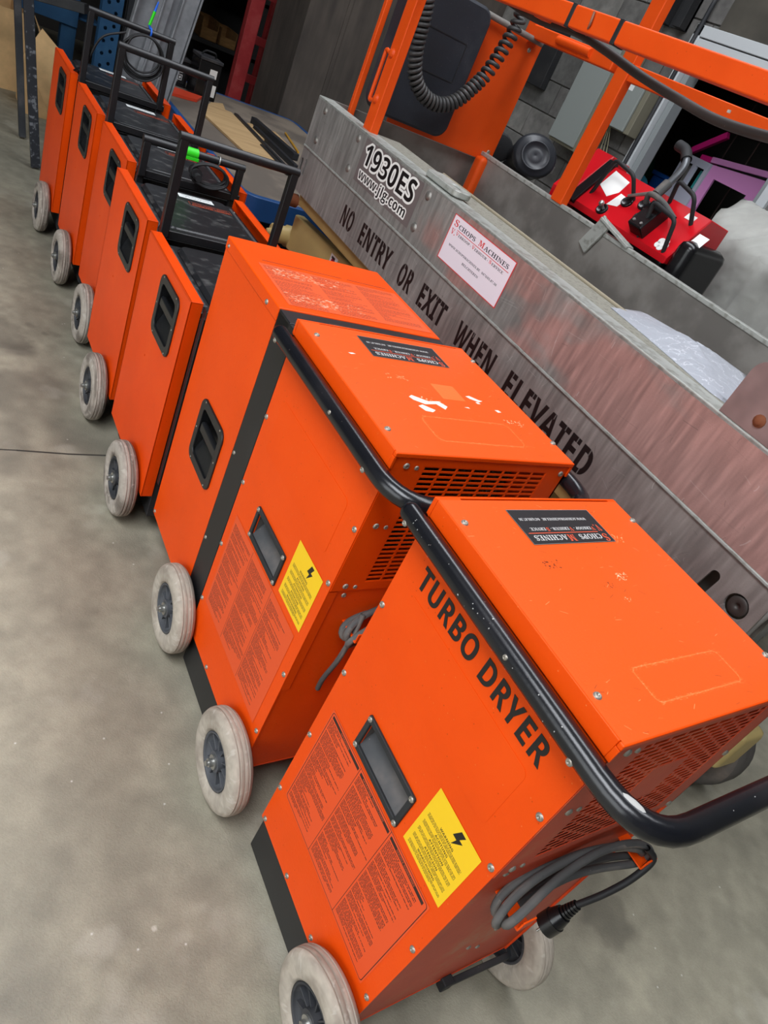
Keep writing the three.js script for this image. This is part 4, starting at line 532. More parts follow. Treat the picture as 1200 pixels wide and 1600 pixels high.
  sticker('dealer_sticker', 0.345, 0.136, schopsWhite, g, [-0.0038, 1.064, -0.02], 'side', 'white dealer sticker with a red border');
  // latches on the rails
  { const ls = rrect(0.02, 0.27, 0.088, 0.47, 0.022); ls.holes.push(rrect(0.045, 0.285, 0.072, 0.36, 0.012, THREE.Path)); mesh('rail_latch', [extr(ls, 0.014, 0.003).rotateX(-Math.PI / 2).translate(0, YT + 0.006, 0), span(0.03, 0.08, YT, YT + 0.012, -0.455, -0.4, 0.003)], rimAlu, g); }
  { const p = offP(905, 385, 0.8), q = offP(948, 352, 0.82), k = offP(965, 385, 0.8); mesh('far_latch', [barG(V3(0.815, p.y, p.z), V3(0.815, q.y + 0.015, q.z), 0.014, 0.06, V3(0, 0, 1), 0.004), barG(V3(0.82, q.y + 0.012, q.z - 0.03), V3(0.83, k.y + 0.012, k.z + 0.03), 0.04, 0.012, V3(0, 1, 0), 0.003)], rimAlu, g); }
  // orange posts and rails
  const O = M.liftOrange;
  const pA = mesh('near_post', [span(0.02, 0.055, YT - 0.1, 2.15, -0.972, -0.905, 0.004)], O, g);
  mesh('post_bolt', lathe([[0, 0.01], [0.011, 0.009], [0.014, 0.004], [0.017, 0]], 12).applyQuaternion(FACE.side).translate(0.02, 1.407, -0.945), O, pA); mesh('post_bolt', lathe([[0, 0.01], [0.011, 0.009], [0.014, 0.004], [0.017, 0]], 12).applyQuaternion(FACE.side).translate(0.02, 1.258, -0.945), O, pA);
  mesh('grab_loop', bentPipe([V3(0.035, 1.25, -0.972), V3(0.035, 1.24, -1.022), V3(0.035, 1.41, -1.022), V3(0.035, 1.4, -0.972)], 0.012, 0.0075, 8), O, pA);
  mesh('end_post', span(0.128, 0.152, YC, 2.15, -1.35, -1.325, 0.004), O, g);
  mesh('near_rail', [span(0.025, 0.06, 1.655, 1.706, -0.93, 1.22, 0.005)], O, g);
  for (const l of [0.06, -0.13]) mesh('rail_tape', span(0.0235, 0.0615, 1.653, 1.7075, l - 0.008, l + 0.008, 0.002), M.blackMatt, g);
  mesh('far_post', [span(0.81, 0.85, 1.19, 2.15, -0.745, -0.675, 0.004)], O, g); mesh('far_rail', [span(0.815, 0.845, 1.655, 1.71, -0.675, L1, 0.004)], O, g);
  mesh('far_rail_channel', [span(0.8, 0.84, 1.662, 1.712, -1.32, -0.765, 0.006), rodG(V3(0.797, 1.69, -1.12), V3(0.797, 1.69, -0.9), 0.016, 12)], O, g); mesh('far_brace', [span(0.8, 0.85, 1.64, 1.72, -1.36, -1.31, 0.004)], O, g);
  mesh('rail_bracket', box(0.05, 0.035, 0.05, 0.07, 1.67, -0.28, 0.003), O, g);
  // end plate with its foot, control box, coiled lead
  mesh('end_plate', [span(0.3, 0.888, 1.16, 1.672, -1.325, -1.317, 0.003)], O, g); mesh('plate_foot', [span(0.79, 0.87, 0.98, 1.18, -1.316, -1.25, 0.02)], O, g);
  for (const y of [1.02, 1.15]) mesh('foot_bolt', lathe([[0, 0.012], [0.01, 0.011], [0.014, 0.006], [0.018, 0]], 10).applyQuaternion(FACE.front).translate(0.845, y, -1.25), M.rust, g);
  for (const [x, y] of [[0.855, 1.2], [0.83, 1.62]]) screw(g, x, y, -1.317, 'front', 1.6);
  mesh('cross_pipe', rodG(V3(0.32, 1.66, -1.29), V3(0.86, 1.66, -1.29), 0.012, 10), aluDark, g);
  const cb = mesh('control_box', [extr(rrect(0.175, 1.195, 0.535, 1.665, 0.045), 0.075, 0.01).translate(0, 0, -1.316)], std({ map: paintTex([34, 38, 46], 91, 0.3, 0.12), roughness: 0.62, bumpMap: grit, bumpScale: 0.0004 }), g);
  { const fr = rrect(0.255, 1.39, 0.475, 1.535, 0.008); fr.holes.push(rrect(0.258, 1.393, 0.472, 1.532, 0.006, THREE.Path)); mesh('box_panel_frame', extr(fr, 0.002).translate(0, 0, -1.231), M.blackMatt, cb); }
  { const pts = [[672, -30, -1.14], [663, 25, -1.14], [652, 70, -1.14], [648, 105, -1.14], [652, 132, -1.14], [668, 155, -1.14], [690, 164, -1.14], [712, 158, -1.14], [735, 140, -1.14], [760, 115, -1.14], [785, 78, -1.15], [806, 42, -1.16], [815, 20, -1.16]].map(([u, v, l]) => lenP(u, v, l)); const cv = new THREE.CatmullRomCurve3(pts, false, 'centripetal'), n = 46, S = n * 12, out = [], R = 0.0225; let s = V3(0, 0, 1);
    for (let i = 0; i <= S; i++) { const t = i / S, stretch = t < 0.72 ? t / 0.72 * 0.8 : 0.8 + (t - 0.72) / 0.28 * 0.2, p = cv.getPointAt(t), d = cv.getTangentAt(t); s = s.addScaledVector(d, -s.dot(d)).normalize(); const q = d.clone().cross(s), a = stretch * n * Math.PI * 2; out.push(p.addScaledVector(s, R * Math.cos(a)).addScaledVector(q, R * Math.sin(a))); s = s.clone(); }
    lab(mesh('coiled_lead', new THREE.TubeGeometry(new THREE.CatmullRomCurve3(out), S, 0.0082, 7), std({ map: paintTex([52, 52, 52], 92, 0.3, 0.15), roughness: 0.5 }), g), 'dark grey coiled lead hanging in a loop'); }
  mesh('rail_cable', tubeG([[760, -25], [800, 5], [840, 30], [900, 50], [945, 78], [1000, 118], [1060, 155], [1120, 188], [1200, 214], [1260, 226]].map(([u, v]) => offP(u, v, 0.085)), 0.011, 90), std({ map: paintTex([46, 40, 38], 93, 0.3, 0.2), roughness: 0.6 }), g);
  mesh('rail_cable', tubeG([[770, -30], [800, -8], [822, 12], [826, 24]].map(([u, v]) => offP(u, v, 0.1)), 0.008, 30), M.cordBlack, g);
  mesh('cable_tie', tubeG([offP(929, 18, 0.02), offP(921, 40, 0.02), offP(915, 52, 0.06), offP(921, 60, 0.1)], 0.003, 20, 6), std({ color: '#8a5f4a', roughness: 0.6 }), g); mesh('cable_tie', tubeG([offP(1140, 172, 0.07), offP(1138, 176, 0.07)], 0.004, 8, 6), M.white, g);
  // scissor arm, chassis and tyres below the platform
  mesh('scissor_arm', [barG(V3(0.1, 0.59, -1.4), V3(0.1, 0.7, 0.6), 0.05, 0.16, V3(0, 1, 0), 0.01)], M.beige, g); mesh('arm_hub', [lathe([[0, 0.02], [0.012, 0.02], [0.018, 0.0], [0.03, 0.0], [0.04, -0.004], [0.04, -0.07], [0.048, -0.075], [0.048, -0.1]], 22).applyQuaternion(FACE.side).translate(0.0, 0.555, -1.43)], M.beige, g); mesh('hub_pin', cyl(0.014, 0.01, 'x', 14).translate(0.0, 0.555, -1.43), M.steel, g);
  mesh('lower_arm', barG(V3(0.13, 0.5, -1.42), V3(0.13, 0.36, 0.6), 0.05, 0.13, V3(0, 1, 0), 0.01), M.beige, g); mesh('arm_sticker', new THREE.PlaneGeometry(0.07, 0.05).rotateY(-Math.PI / 2).translate(0.074, 0.655, -0.93), print(canvasTex(128, 96, (c, w, h) => { c.fillStyle = '#d9d4d2'; c.fillRect(0, 0, w, h); c.fillStyle = '#9c1f3a'; c.beginPath(); c.ellipse(60, 50, 34, 26, 0.3, 0, 7); c.fill(); c.fillStyle = '#2c2426'; c.fillRect(20, 14, 60, 18); })), g, true);
  mesh('under_rail', span(0.02, 0.1, YB - 0.05, YB - 0.002, -1.3, 1.1, 0.004), M.beigeDark, g); mesh('slide_roller', cyl(0.028, 0.04, 'x', 16).translate(0.0, 0.745, -1.315), M.rust, g);
  mesh('chassis', [span(0.1, 0.7, 0.14, 0.42, -1.15, 1.16, 0.02), span(0.6, 0.72, 0.2, 0.36, 0.9, 1.24, 0.02)], M.beige, g);
  for (const [x, l] of [[0.05, 1.08], [0.05, -1.0], [0.76, 1.1], [0.76, -1.0]]) { const w = new THREE.Group(); w.name = 'wheel'; w.position.set(x, 0.16, l); g.add(w); mesh('tyre', lathe([[0.09, -0.055], [0.135, -0.058], [0.155, -0.045], [0.16, -0.02], [0.157, -0.015], [0.157, 0.0], [0.16, 0.005], [0.16, 0.02], [0.155, 0.045], [0.135, 0.058], [0.09, 0.055]], 36).rotateZ(Math.PI / 2), std({ map: paintTex([84, 80, 76], 94, 0.3, 0.4), roughness: 0.9 }), w); mesh('hub', cyl(0.092, 0.09, 'x', 24), M.beigeDark, w); }
  mesh('hose', tubeG([offP(1160, 995, 0.02), offP(1180, 975, 0.015), offP(1210, 952, 0.01), offP(1240, 935, 0.01)], 0.008, 30), std({ color: '#8b8a86', roughness: 0.5 }), g);
  // white foil left on the deck
  const bagPts = [[955, 480, 0], [1000, 486, 0.3], [1045, 512, 0.34], [1090, 538, 0.36], [1130, 560, 0.38], [1166, 586, 0.38], [1180, 610, 0.3], [1150, 640, 0], [1110, 612, 0], [1050, 560, 0], [1000, 517, 0]];
  const pos = [], C = V3(); const top = bagPts.map(([u, v, off]) => { return off ? offP(u, v, off) : toL(onY(u, v, YT - 0.0015)); }); top.forEach((p) => C.addScaledVector(p, 1 / top.length));
  const rings = 7, P = []; seed = 66; for (let r = 0; r <= rings; r++) top.forEach((p) => { const t = r / rings, q = C.clone().lerp(p, t); const k = (1 - t); P.push(V3(q.x, q.y + 0.005 * (rnd() - 0.5) * (r < rings) + 0.03 * k, q.z)); });
  const n = top.length, idx = []; for (let r = 0; r < rings; r++) for (let i = 0; i < n; i++) { const a = r * n + i, b = r * n + (i + 1) % n; idx.push(a, b, a + n, b, b + n, a + n); } const skirt = P.length; top.forEach((p, i) => P.push(bagPts[i][2] ? V3(p.x + (p.x - C.x) * 0.1, YC + 0.012, p.z) : V3(p.x, p.y - 0.002, p.z))); for (let i = 0; i < n; i++) { const a = rings * n + i, b = rings * n + (i + 1) % n, c2 = skirt + i, d2 = skirt + (i + 1) % n; idx.push(a, b, c2, b, d2, c2); }
  const bg = new THREE.BufferGeometry(); bg.setAttribute('position', new THREE.Float32BufferAttribute(P.flatMap((p) => [p.x, p.y, p.z]), 3)); bg.setIndex(idx); bg.computeVertexNormals();
  const foil = mesh('plastic_sack', bg.applyMatrix4(new THREE.Matrix4().makeRotationY(TH)).translate(1.4, 0, -1.6), phys({ map: dataTex(512, 512, (u, v) => { const k = Math.abs(fbm(u, v, 10, 10, 4, 601) - 0.5); return mixc([160, 163, 170], [196, 198, 204], 1 - sm(0, 0.03, k)); }, true, 0.3), roughness: 0.4, specularIntensity: 0.6, bumpMap: grey(611, 0, 255, 8, 0.25, 4), bumpScale: 0.004 }), scene); tag(foil, 'white crinkled plastic sack lying in the lift platform', 'sack');
}
// ---------------------------------------------------------------- behind the lift: dust sheet, red machine, air filters
{
  // draped sheet: a tall covered box whose cloth falls in folds
  const cx = 3.31, cz = -1.5, hx = 0.5, hz = 0.6, ridge = (x) => 1.53 - 0.62 * Math.abs(x - 3.06), n = 320, rows = 40, P = [], I = []; const rg = (x) => 1 - 1.6 * Math.sqrt(Math.abs(Math.sin(x))), fold = (a, t) => t * (0.05 * rg(a * 9 + Math.sin(a * 2)) + 0.03 * rg(a * 17 + 1.3) + 0.01 * Math.sin(a * 41));
  for (let j = 0; j <= rows; j++) for (let i = 0; i < n; i++) { const t = j / rows, a = i / n * Math.PI * 2, ca = Math.cos(a), sa = Math.sin(a), sq = Math.pow(Math.pow(Math.abs(ca), 6) + Math.pow(Math.abs(sa), 6), -1 / 6); let k, y; const ex = cx + hx * sq * ca; if (t < 0.4) { k = t / 0.4; y = ridge(cx + hx * sq * ca * k) - 0.03 * k * k + 0.02 * k * rg(a * 9 + Math.sin(a * 2) + 0.9 * k) + 0.014 * k * rg(a * 17 + 1.3 - k); } else { const s = (t - 0.4) / 0.6; k = 1 + 0.1 * s + fold(a, Math.min(1, s * 2.2)) ; y = (ridge(ex) - 0.03 + 0.02 * rg(a * 9 + Math.sin(a * 2) + 0.9) + 0.014 * rg(a * 17 + 0.3)) * (1 - s); } P.push(cx + hx * sq * ca * k, Math.max(0.012, y), cz + hz * sq * sa * k); }
  for (let j = 0; j < rows; j++) for (let i = 0; i < n; i++) { const a = j * n + i, b = j * n + (i + 1) % n; I.push(a, b, a + n, b, b + n, a + n); }
  const g = new THREE.BufferGeometry(); g.setAttribute('position', new THREE.Float32BufferAttribute(P, 3)); g.setIndex(I); g.computeVertexNormals();
  tag(mesh('dust_sheet', g, std({ map: dataTex(512, 512, (u, v) => shade([158, 158, 152], 0.88 + 0.24 * fbm(u, v, 8, 8, 5, 701)), true, 0.8), roughness: 0.85, bumpMap: grey(711, 0, 255, 6, 0.5, 3), bumpScale: 0.006, side: THREE.DoubleSide }), scene), 'grey cloth sheet draped in folds over something tall beside the lift', 'sheet');
}
{
  // red machine: sloping red console with lever and guard bars on a black body; local z runs along the lift
  const X = 2.46, a = onX(905, 300, X), b = onX(1056, 393, X), zc = (a.z + b.z) / 2, h = (b.z - a.z) / 2, g = thing('red_machine', 'red and black power machine with lever and guard bars behind the lift', 'machine', [X + 0.06, 0, zc], 0.02);
  const yb = onX(990, 368, X).y, yt = yb + 0.17, P = (s, t, off = 0) => { const x0 = -0.1, x1 = 0.02, nx = -(yt - yb), ny = x1 - x0, L = Math.hypot(nx, ny); return V3(x0 + (x1 - x0) * t + nx / L * off, yb + (yt - yb) * t + ny / L * off, -h + 2 * h * s); };
  const tilt = Math.atan2(yt - yb, 0.12), UPV = V3(0.12, yt - yb, 0).normalize(), NV = V3(-(yt - yb), 0.12, 0).normalize(), FR = new THREE.Matrix4().makeBasis(V3(0, 0, 1), UPV, NV);
  const onC = (geo, s, t, off = 0) => { const p = P(s, t, off); return geo.applyMatrix4(FR).translate(p.x, p.y, p.z); };     // geometry drawn in (along, up the slope, out)
  mesh('lower_body', [span(-0.09, 0.16, 0, yb - 0.01, -h + 0.03, h - 0.01, 0.02)], M.glossBlack, g); mesh('fuel_tank', [span(-0.1, 0.15, yb - 0.16, yb + 0.09, h + 0.002, h + 0.085, 0.035)], M.glossBlack, g); mesh('tank_label', onC(box(0.05, 0.1, 0.001, 0, 0, 0, 0), 1.08, 0.42, 0.012), M.white, g);
  const prof = shapePts([[-0.1, yb - 0.02], [0.15, yb - 0.02], [0.15, yt - 0.01], [0.02, yt], [-0.1, yb]]); mesh('console', extr(prof, 2 * h, 0.004).translate(0, 0, -h), M.glossRed, g);
  mesh('console_end', extr(shapePts([[-0.1, yb - 0.16], [0.15, yb - 0.16], [0.15, yt + 0.02], [0.03, yt + 0.03], [-0.115, yb + 0.01]]), 0.1, 0.004).translate(0, 0, -h - 0.1), M.glossRed, g); mesh('end_frame', onC(box(0.05, 0.24, 0.02, 0, 0, 0, 0.004), 0.045, 0.5, 0.006), M.glossBlack, g);
  const em = canvasTex(256, 160, (c, w, hh) => { c.fillStyle = '#b80f1a'; c.fillRect(0, 0, w, hh); c.font = 'bold 150px sans-serif'; c.lineWidth = 22; c.strokeStyle = '#e9e4de'; c.strokeText('ED', 20, 135, 220); c.lineWidth = 8; c.strokeStyle = '#111'; c.strokeText('ED', 20, 135, 220); c.fillStyle = '#b80f1a'; c.fillText('ED', 20, 135, 220); });
  sticker('emblem', 0.1, 0.08, print(em, 0.3), g, [-0.105, yb - 0.07, -h - 0.05], 'side', 'black and white outlined letters');
  mesh('decal', onC(extr(shapePts([[-0.05, -0.03], [0.03, -0.06], [0.06, -0.02], [0.055, 0.04], [-0.05, 0.055]]), 0.001), 0.2, 0.68, 0.004), M.white, g); mesh('decal', onC(extr(shapePts([[-0.02, -0.035], [0.03, -0.02], [0.035, 0.03], [-0.01, 0.035]]), 0.001), 0.34, 0.42, 0.0045), M.white, g);
  mesh('flower_sticker', onC(merge([0, 1, 2, 3, 4].map((k) => cyl(0.014, 0.001, 'z', 12).translate(0.016 * Math.cos(k * 1.257), 0.016 * Math.sin(k * 1.257), 0)).concat([cyl(0.01, 0.0012, 'z', 10)])), 0.9, 0.16, 0.005), M.white, g); mesh('paper_tag', onC(box(0.045, 0.025, 0.001, 0, 0, 0, 0), 0.88, 0.86, 0.005), M.white, g);
  for (const [s, t] of [[0.32, 0.12], [0.42, 0.5], [0.54, 0.62], [0.6, 0.35]]) mesh('dial', onC(lathe([[0, 0.004], [0.016, 0.004], [0.02, 0.01], [0.025, 0.008], [0.026, 0]], 18).rotateX(Math.PI / 2), s, t, 0.003), M.glossBlack, g);
  mesh('choke_knob', onC(merge([cyl(0.007, 0.03, 'z', 8).translate(0, 0, 0.015), new THREE.SphereGeometry(0.012, 10, 8).translate(0, 0, 0.03)]), 0.32, 0.14, 0.004), M.steel, g);
  const bar = (p) => mesh('guard_bar', bentPipe(p, 0.025, 0.0085, 10), M.blackMatt, g);
  bar([P(0.12, 0.3, 0), P(0.2, 0.85, 0.1), P(0.42, 0.75, 0.1), P(0.44, 0.6, 0)]); bar([P(0.66, 0.9, 0), P(0.7, 1.1, 0.09), P(0.9, 0.95, 0.1), P(0.92, 0.75, 0)]); bar([P(0.72, 0.05, 0), P(0.72, 0.5, 0.1), P(0.95, 0.4, 0.1), P(0.95, 0.05, 0)]);
  mesh('lever_box', onC(box(0.075, 0.13, 0.06, 0, 0, 0.03, 0.006), 0.7, 0.35, 0), M.glossBlack, g); for (const k of [-0.02, 0.02]) mesh('box_bolt', onC(cyl(0.006, 0.004, 'z', 8).translate(k, -0.045, 0.062), 0.7, 0.35, 0), M.steel, g);
  mesh('lever_arm', rodG(P(0.64, 0.85, 0.06), P(0.42, 0.55, 0.03), 0.009, 10, 0.006), M.steel, g); mesh('lever_collar', rodG(P(0.62, 0.75, 0.06), P(0.61, 1.05, 0.06), 0.02, 14), M.rubber, g);
  mesh('lever', tubeG([P(0.62, 0.95, 0.06), P(0.61, 1.3, 0.065), P(0.59, 1.5, 0.07), P(0.54, 1.68, 0.07)], 0.015, 30, 12), std({ color: '#5f6265', roughness: 0.35, metalness: 0.4 }), g); mesh('lever_grip', tubeG([P(0.57, 1.58, 0.07), P(0.5, 1.74, 0.07), P(0.42, 1.78, 0.07)], 0.021, 24, 12), M.blackMatt, g);
  mesh('hose_bend', tubeG([P(0.6, 0.55, 0.05), P(0.62, 0.62, 0.085), P(0.75, 0.6, 0.09), P(0.88, 0.52, 0.06)], 0.011, 24, 10), M.rubber, g); mesh('maker_plate', box(0.001, 0.018, 0.05, -0.0915, yb - 0.03, 0.08, 0), M.white, g); for (const z of [0.0, h - 0.16, h - 0.05]) screw(g, -0.091, yb - 0.07 - (z > 0.1 ? 0.02 : 0), z, 'side', 1.6);
}
{
  const filterM = std({ color: '#2a2c31', roughness: 0.38 });
  const g = thing('air_filter', 'black canister air filter with steel clip behind the lift', 'filter', [atD(828, 248, 3.55).x, 0, atD(828, 248, 3.55).z]); const p = atD(828, 248, 3.55), y = p.y; g.scale.set(1.12, 1, 1.12);
  mesh('canister', lathe([[0, 0.1], [0.02, 0.104], [0.03, 0.1], [0.05, 0.1], [0.058, 0.11], [0.066, 0.11], [0.07, 0.1], [0.085, 0.1], [0.1, 0.085], [0.1, 0.06], [0.092, 0.055], [0.092, -0.1], [0.07, -0.12], [0, -0.12]], 32).rotateX(Math.PI / 2 - 0.3).rotateY(-0.55).translate(0, y, 0), filterM, g); mesh('inlet', lathe([[0, 0.09], [0.06, 0.09], [0.068, 0.08], [0.068, -0.08], [0.05, -0.1], [0, -0.1]], 24).rotateX(Math.PI / 2).rotateY(-0.4).translate(-0.06, y - 0.02, -0.2), M.blackMatt, g);
  mesh('clip', box(0.03, 0.035, 0.012, 0.075, y - 0.0, 0.075, 0.003), M.steel, g); mesh('stand', [span(-0.04, 0.05, 0, y - 0.06, -0.12, 0.0, 0.01), span(-0.1, 0.12, 0, 0.05, -0.2, 0.1, 0.01)], M.blackMatt, g); mesh('filler_cap', lathe([[0, 0.03], [0.02, 0.03], [0.024, 0.02], [0.024, 0]], 16).translate(0.0, y - 0.16, 0.1), M.white, g); mesh('neck', rodG(V3(0, y - 0.3, 0.05), V3(0, y - 0.15, 0.1), 0.012, 10), M.rust, g);
}
// ---------------------------------------------------------------- far end: pillar, work table and what lies on it
const TY = 0.62;
{
  const pm = std({ map: dataTex(512, 512, (u, v) => { const n = fbm(u, v, 30, 4, 5, 801); return shade(mixc([92, 84, 76], [62, 56, 52], n), 0.85 + 0.3 * fbm(u, v, 6, 6, 4, 811)); }, true, 1.4), roughness: 0.9 });
  const l = onZ(440, 160, -5.6), r = onZ(640, 160, -5.6), pil = struct('concrete_pillar', [span(l.x, r.x + 0.6, 0, HC, -6.2, -5.6, 0.01), span(l.x + 0.28, l.x + 0.31, 0, HC, -5.605, -5.59, 0.002)], pm);
}
{
  const fl = onY(380, 302, TY), fr = onY(480, 338, TY), bk = onY(345, 147, TY), g = thing('work_table', 'long blue steel work table with scuffed grey top', 'table', [fl.x, 0, fl.z]); const L = fl.z - bk.z, Wd = onY(440, 181, TY).x - fl.x + 0.1;
  const top = std({ map: dataTex(512, 512, (u, v) => { const n = fbm(u, v, 6, 6, 5, 821); return mixc([138, 126, 112], [104, 95, 86], sm(0.3, 0.7, n)); }, true, 1.3), roughness: 0.75 });
  mesh('table_top', extr(rrect(0.03, 0.03, Wd - 0.03, L - 0.03, 0.06), 0.008).rotateX(-Math.PI / 2).translate(0, TY - 0.008, 0), top, g);
  const edge = rrect(0, 0, Wd, L, 0.09); edge.holes.push(rrect(0.03, 0.03, Wd - 0.03, L - 0.03, 0.06, THREE.Path)); mesh('frame', extr(edge, 0.1, 0.004).rotateX(-Math.PI / 2).translate(0, TY - 0.102, 0), M.blue, g);
  for (const [x, z] of [[0.1, -0.1], [Wd - 0.1, -0.1], [0.1, -L + 0.1], [Wd - 0.1, -L + 0.1]]) mesh('leg', span(x - 0.04, x + 0.04, 0, TY - 0.1, z - 0.04, z + 0.04, 0.004), M.blue, g); mesh('lower_shelf', span(0.1, Wd - 0.1, 0.2, 0.23, -L + 0.1, -0.1, 0.004), M.blue, g);
  const flat = (pts, y, t, mat, name, label, cat) => { const q = pts.map(([u, v]) => onY(u, v, y + t)); const s = shapePts(q.map((p) => [p.x, -p.z])); return tag(mesh(name, extr(s, t).rotateX(-Math.PI / 2).translate(0, y + 0.0015, 0), mat, scene), label, cat); };
  const ply = std({ map: dataTex(512, 512, (u, v) => { const n = fbm(u, v, 4, 26, 5, 831); return mixc([206, 174, 128], [170, 138, 96], n); }, true, 0.7), roughness: 0.7 });
  flat([[312, 172], [330, 160], [348, 162], [352, 172], [362, 176], [440, 258], [424, 262], [400, 254]], TY, 0.012, ply, 'plywood_board', 'long pale plywood board lying on the blue work table', 'board');
  flat([[386, 192], [394, 194], [418, 220], [408, 216]], TY, 0.01, ply, 'wood_offcut', 'small pale wood offcut between the dark bars', 'offcut'); flat([[422, 204], [430, 206], [452, 228], [446, 232]], TY, 0.01, ply, 'wood_offcut', 'small pale wood offcut beside the brass rod', 'offcut');
  const bars = [[[368, 180], [446, 262], 0.012, 'thin dark steel bar beside the plywood board'], [[396, 188], [462, 246], 0.02, 'thick dark steel channel lying on the work table'], [[398, 200], [462, 262], 0.014, 'dark square tube next to the steel channel'], [[408, 228], [450, 272], 0.01, 'dark flat bar nearest the lift on the work table']];
  for (const [a, b, r, t] of bars) { const p = onY(a[0], a[1], TY + r), q = onY(b[0], b[1], TY + r); tag(mesh('steel_bar', barG(p, q, r * 2, r * 2 - 0.002, V3(0, 1, 0), 0.003).translate(0, 0.002, 0), std({ color: '#34363a', roughness: 0.45, metalness: 0.5 }), scene), t, 'bar'); }
  { const p = onY(446, 208, TY + 0.007), q = onY(466, 238, TY + 0.007); tag(mesh('brass_rod', rodG(p, q, 0.007, 8), std({ color: '#b8882a', roughness: 0.5 }), scene), 'short yellow brass rod on the work table', 'rod'); }
  flat([[264, 138], [270, 135], [296, 144], [316, 151], [308, 156], [296, 153], [268, 145]], TY, 0.016, std({ color: '#e0482a', roughness: 0.45 }), 'orange_level', 'orange flat tool lying at far end of the table', 'tool');
  { const p = onY(462, 319, TY); tag(mesh('red_object', lathe([[0, 0.022], [0.01, 0.022], [0.014, 0.016], [0.014, 0]], 14).translate(p.x, TY + 0.001, p.z), M.glossRed, scene), 'small red object on the work table beside the lift', 'marker'); }  // small red object, not identified further
  // two batteries
  const bt = (u, v, w, h, d, name, label, kind) => { const p = onY(u, v, TY), b = thing(name, label, 'battery', [p.x, TY, p.z], 0.1); mesh('case', span(-w / 2, w / 2, 0, h, -d / 2, d / 2, 0.006), M.glossBlack, b); mesh('lid', span(-w / 2 - 0.004, w / 2 + 0.004, h, h + 0.02, -d / 2 - 0.004, d / 2 + 0.004, 0.004), kind ? M.rimDark : M.blackMatt, b); mesh('carry_strap', bentPipe([V3(-w / 3, h + 0.015, 0), V3(-w / 4, h + 0.05, 0.02), V3(w / 4, h + 0.05, 0.02), V3(w / 3, h + 0.015, 0)], 0.02, 0.006, 8), M.blackMatt, b); if (kind) { sticker('label', 0.05, 0.05, M.white, b, [w / 2 - 0.05, h * 0.72, d / 2 + 0.001], 'front'); sticker('label', 0.075, 0.07, M.white, b, [w / 2 - 0.05, h * 0.28, d / 2 + 0.001], 'front'); } else sticker('label', w * 0.7, h * 0.7, print(canvasTex(128, 128, (c, W2, H2) => { c.fillStyle = '#121214'; c.fillRect(0, 0, W2, H2); c.fillStyle = '#c9c9c9'; for (const [x, y] of [[30, 36], [84, 30], [84, 84]]) { c.lineWidth = 5; c.strokeStyle = '#c9c9c9'; c.strokeRect(x - 18, y - 18, 36, 36); c.fillRect(x - 8, y - 8, 16, 16); } pseudo(10, 100, 60, 24, c, 6, '#c9c9c9', 0); })), b, [0, h * 0.5, d / 2 + 0.001], 'front'); return b; };
  bt(312, 150, 0.15, 0.22, 0.14, 'car_battery', 'large black battery with two white labels on the work table', true); bt(270, 130, 0.13, 0.15, 0.11, 'small_battery', 'small black battery printed with white symbols on the work table', false);
}
// galvanised channel leaning behind the last dryer
{
  const a = onZ(216, 150, -4.6), b = onZ(276, -40, -4.6), g = thing('steel_channel', 'wide grey galvanised steel channel leaning behind the end dryer', 'channel', [0, 0, 0]); const d = b.clone().sub(a).normalize(), lo = a.clone().addScaledVector(d, -a.y / d.y), hi = a.clone().addScaledVector(d, 2.2), gal = std({ map: dataTex(256, 256, (u, v) => { const n = fbm(u, v, 10, 10, 4, 841); return mixc([150, 153, 156], [112, 114, 118], n); }, true, 0.4), roughness: 0.5, metalness: 0.3 });
  const s = V3(0, 0, 1), t = d.clone().cross(s).normalize(); mesh('web', barG(lo, hi, 0.3, 0.006, s), gal, g); for (const k of [-0.15, -0.03, 0.06, 0.15]) mesh('flange', barG(lo.clone().addScaledVector(t, k).addScaledVector(s, 0.025), hi.clone().addScaledVector(t, k).addScaledVector(s, 0.025), 0.008, 0.05, s), gal, g); mesh('raised_rib', barG(lo.clone().addScaledVector(t, 0.1).addScaledVector(s, 0.03), hi.clone().addScaledVector(t, 0.1).addScaledVector(s, 0.03), 0.085, 0.012, s), gal, g); mesh('raised_rib', barG(lo.clone().addScaledVector(t, -0.02).addScaledVector(s, 0.03), hi.clone().addScaledVector(t, -0.02).addScaledVector(s, 0.03), 0.07, 0.012, s), gal, g);
}
// red ladder frame
{
  const g = thing('red_ladder', 'red steel ladder frame standing in front of the dark shelves', 'ladder', [0, 0, 0]), Z = -6.4; const up = (u, v, w, z) => { const p = onZ(u, v, z); return mesh('upright', span(p.x - w / 2, p.x + w / 2, 0, 2.6, z - 0.04, z + 0.04, 0.004), M.red, g); };
  up(379, 90, 0.11, Z); up(412, 90, 0.1, Z - 0.5); up(470, 90, 0.1, Z - 0.1); const x0 = onZ(379, 90, Z).x, x1 = onZ(470, 90, Z - 0.1).x; for (const v of [60, 125, -20, 185]) { const p = onZ(395, v, Z); mesh('rung', span(x0, x1, p.y - 0.035, p.y + 0.025, Z - 0.05, Z - 0.01, 0.004), M.red, g); }
}
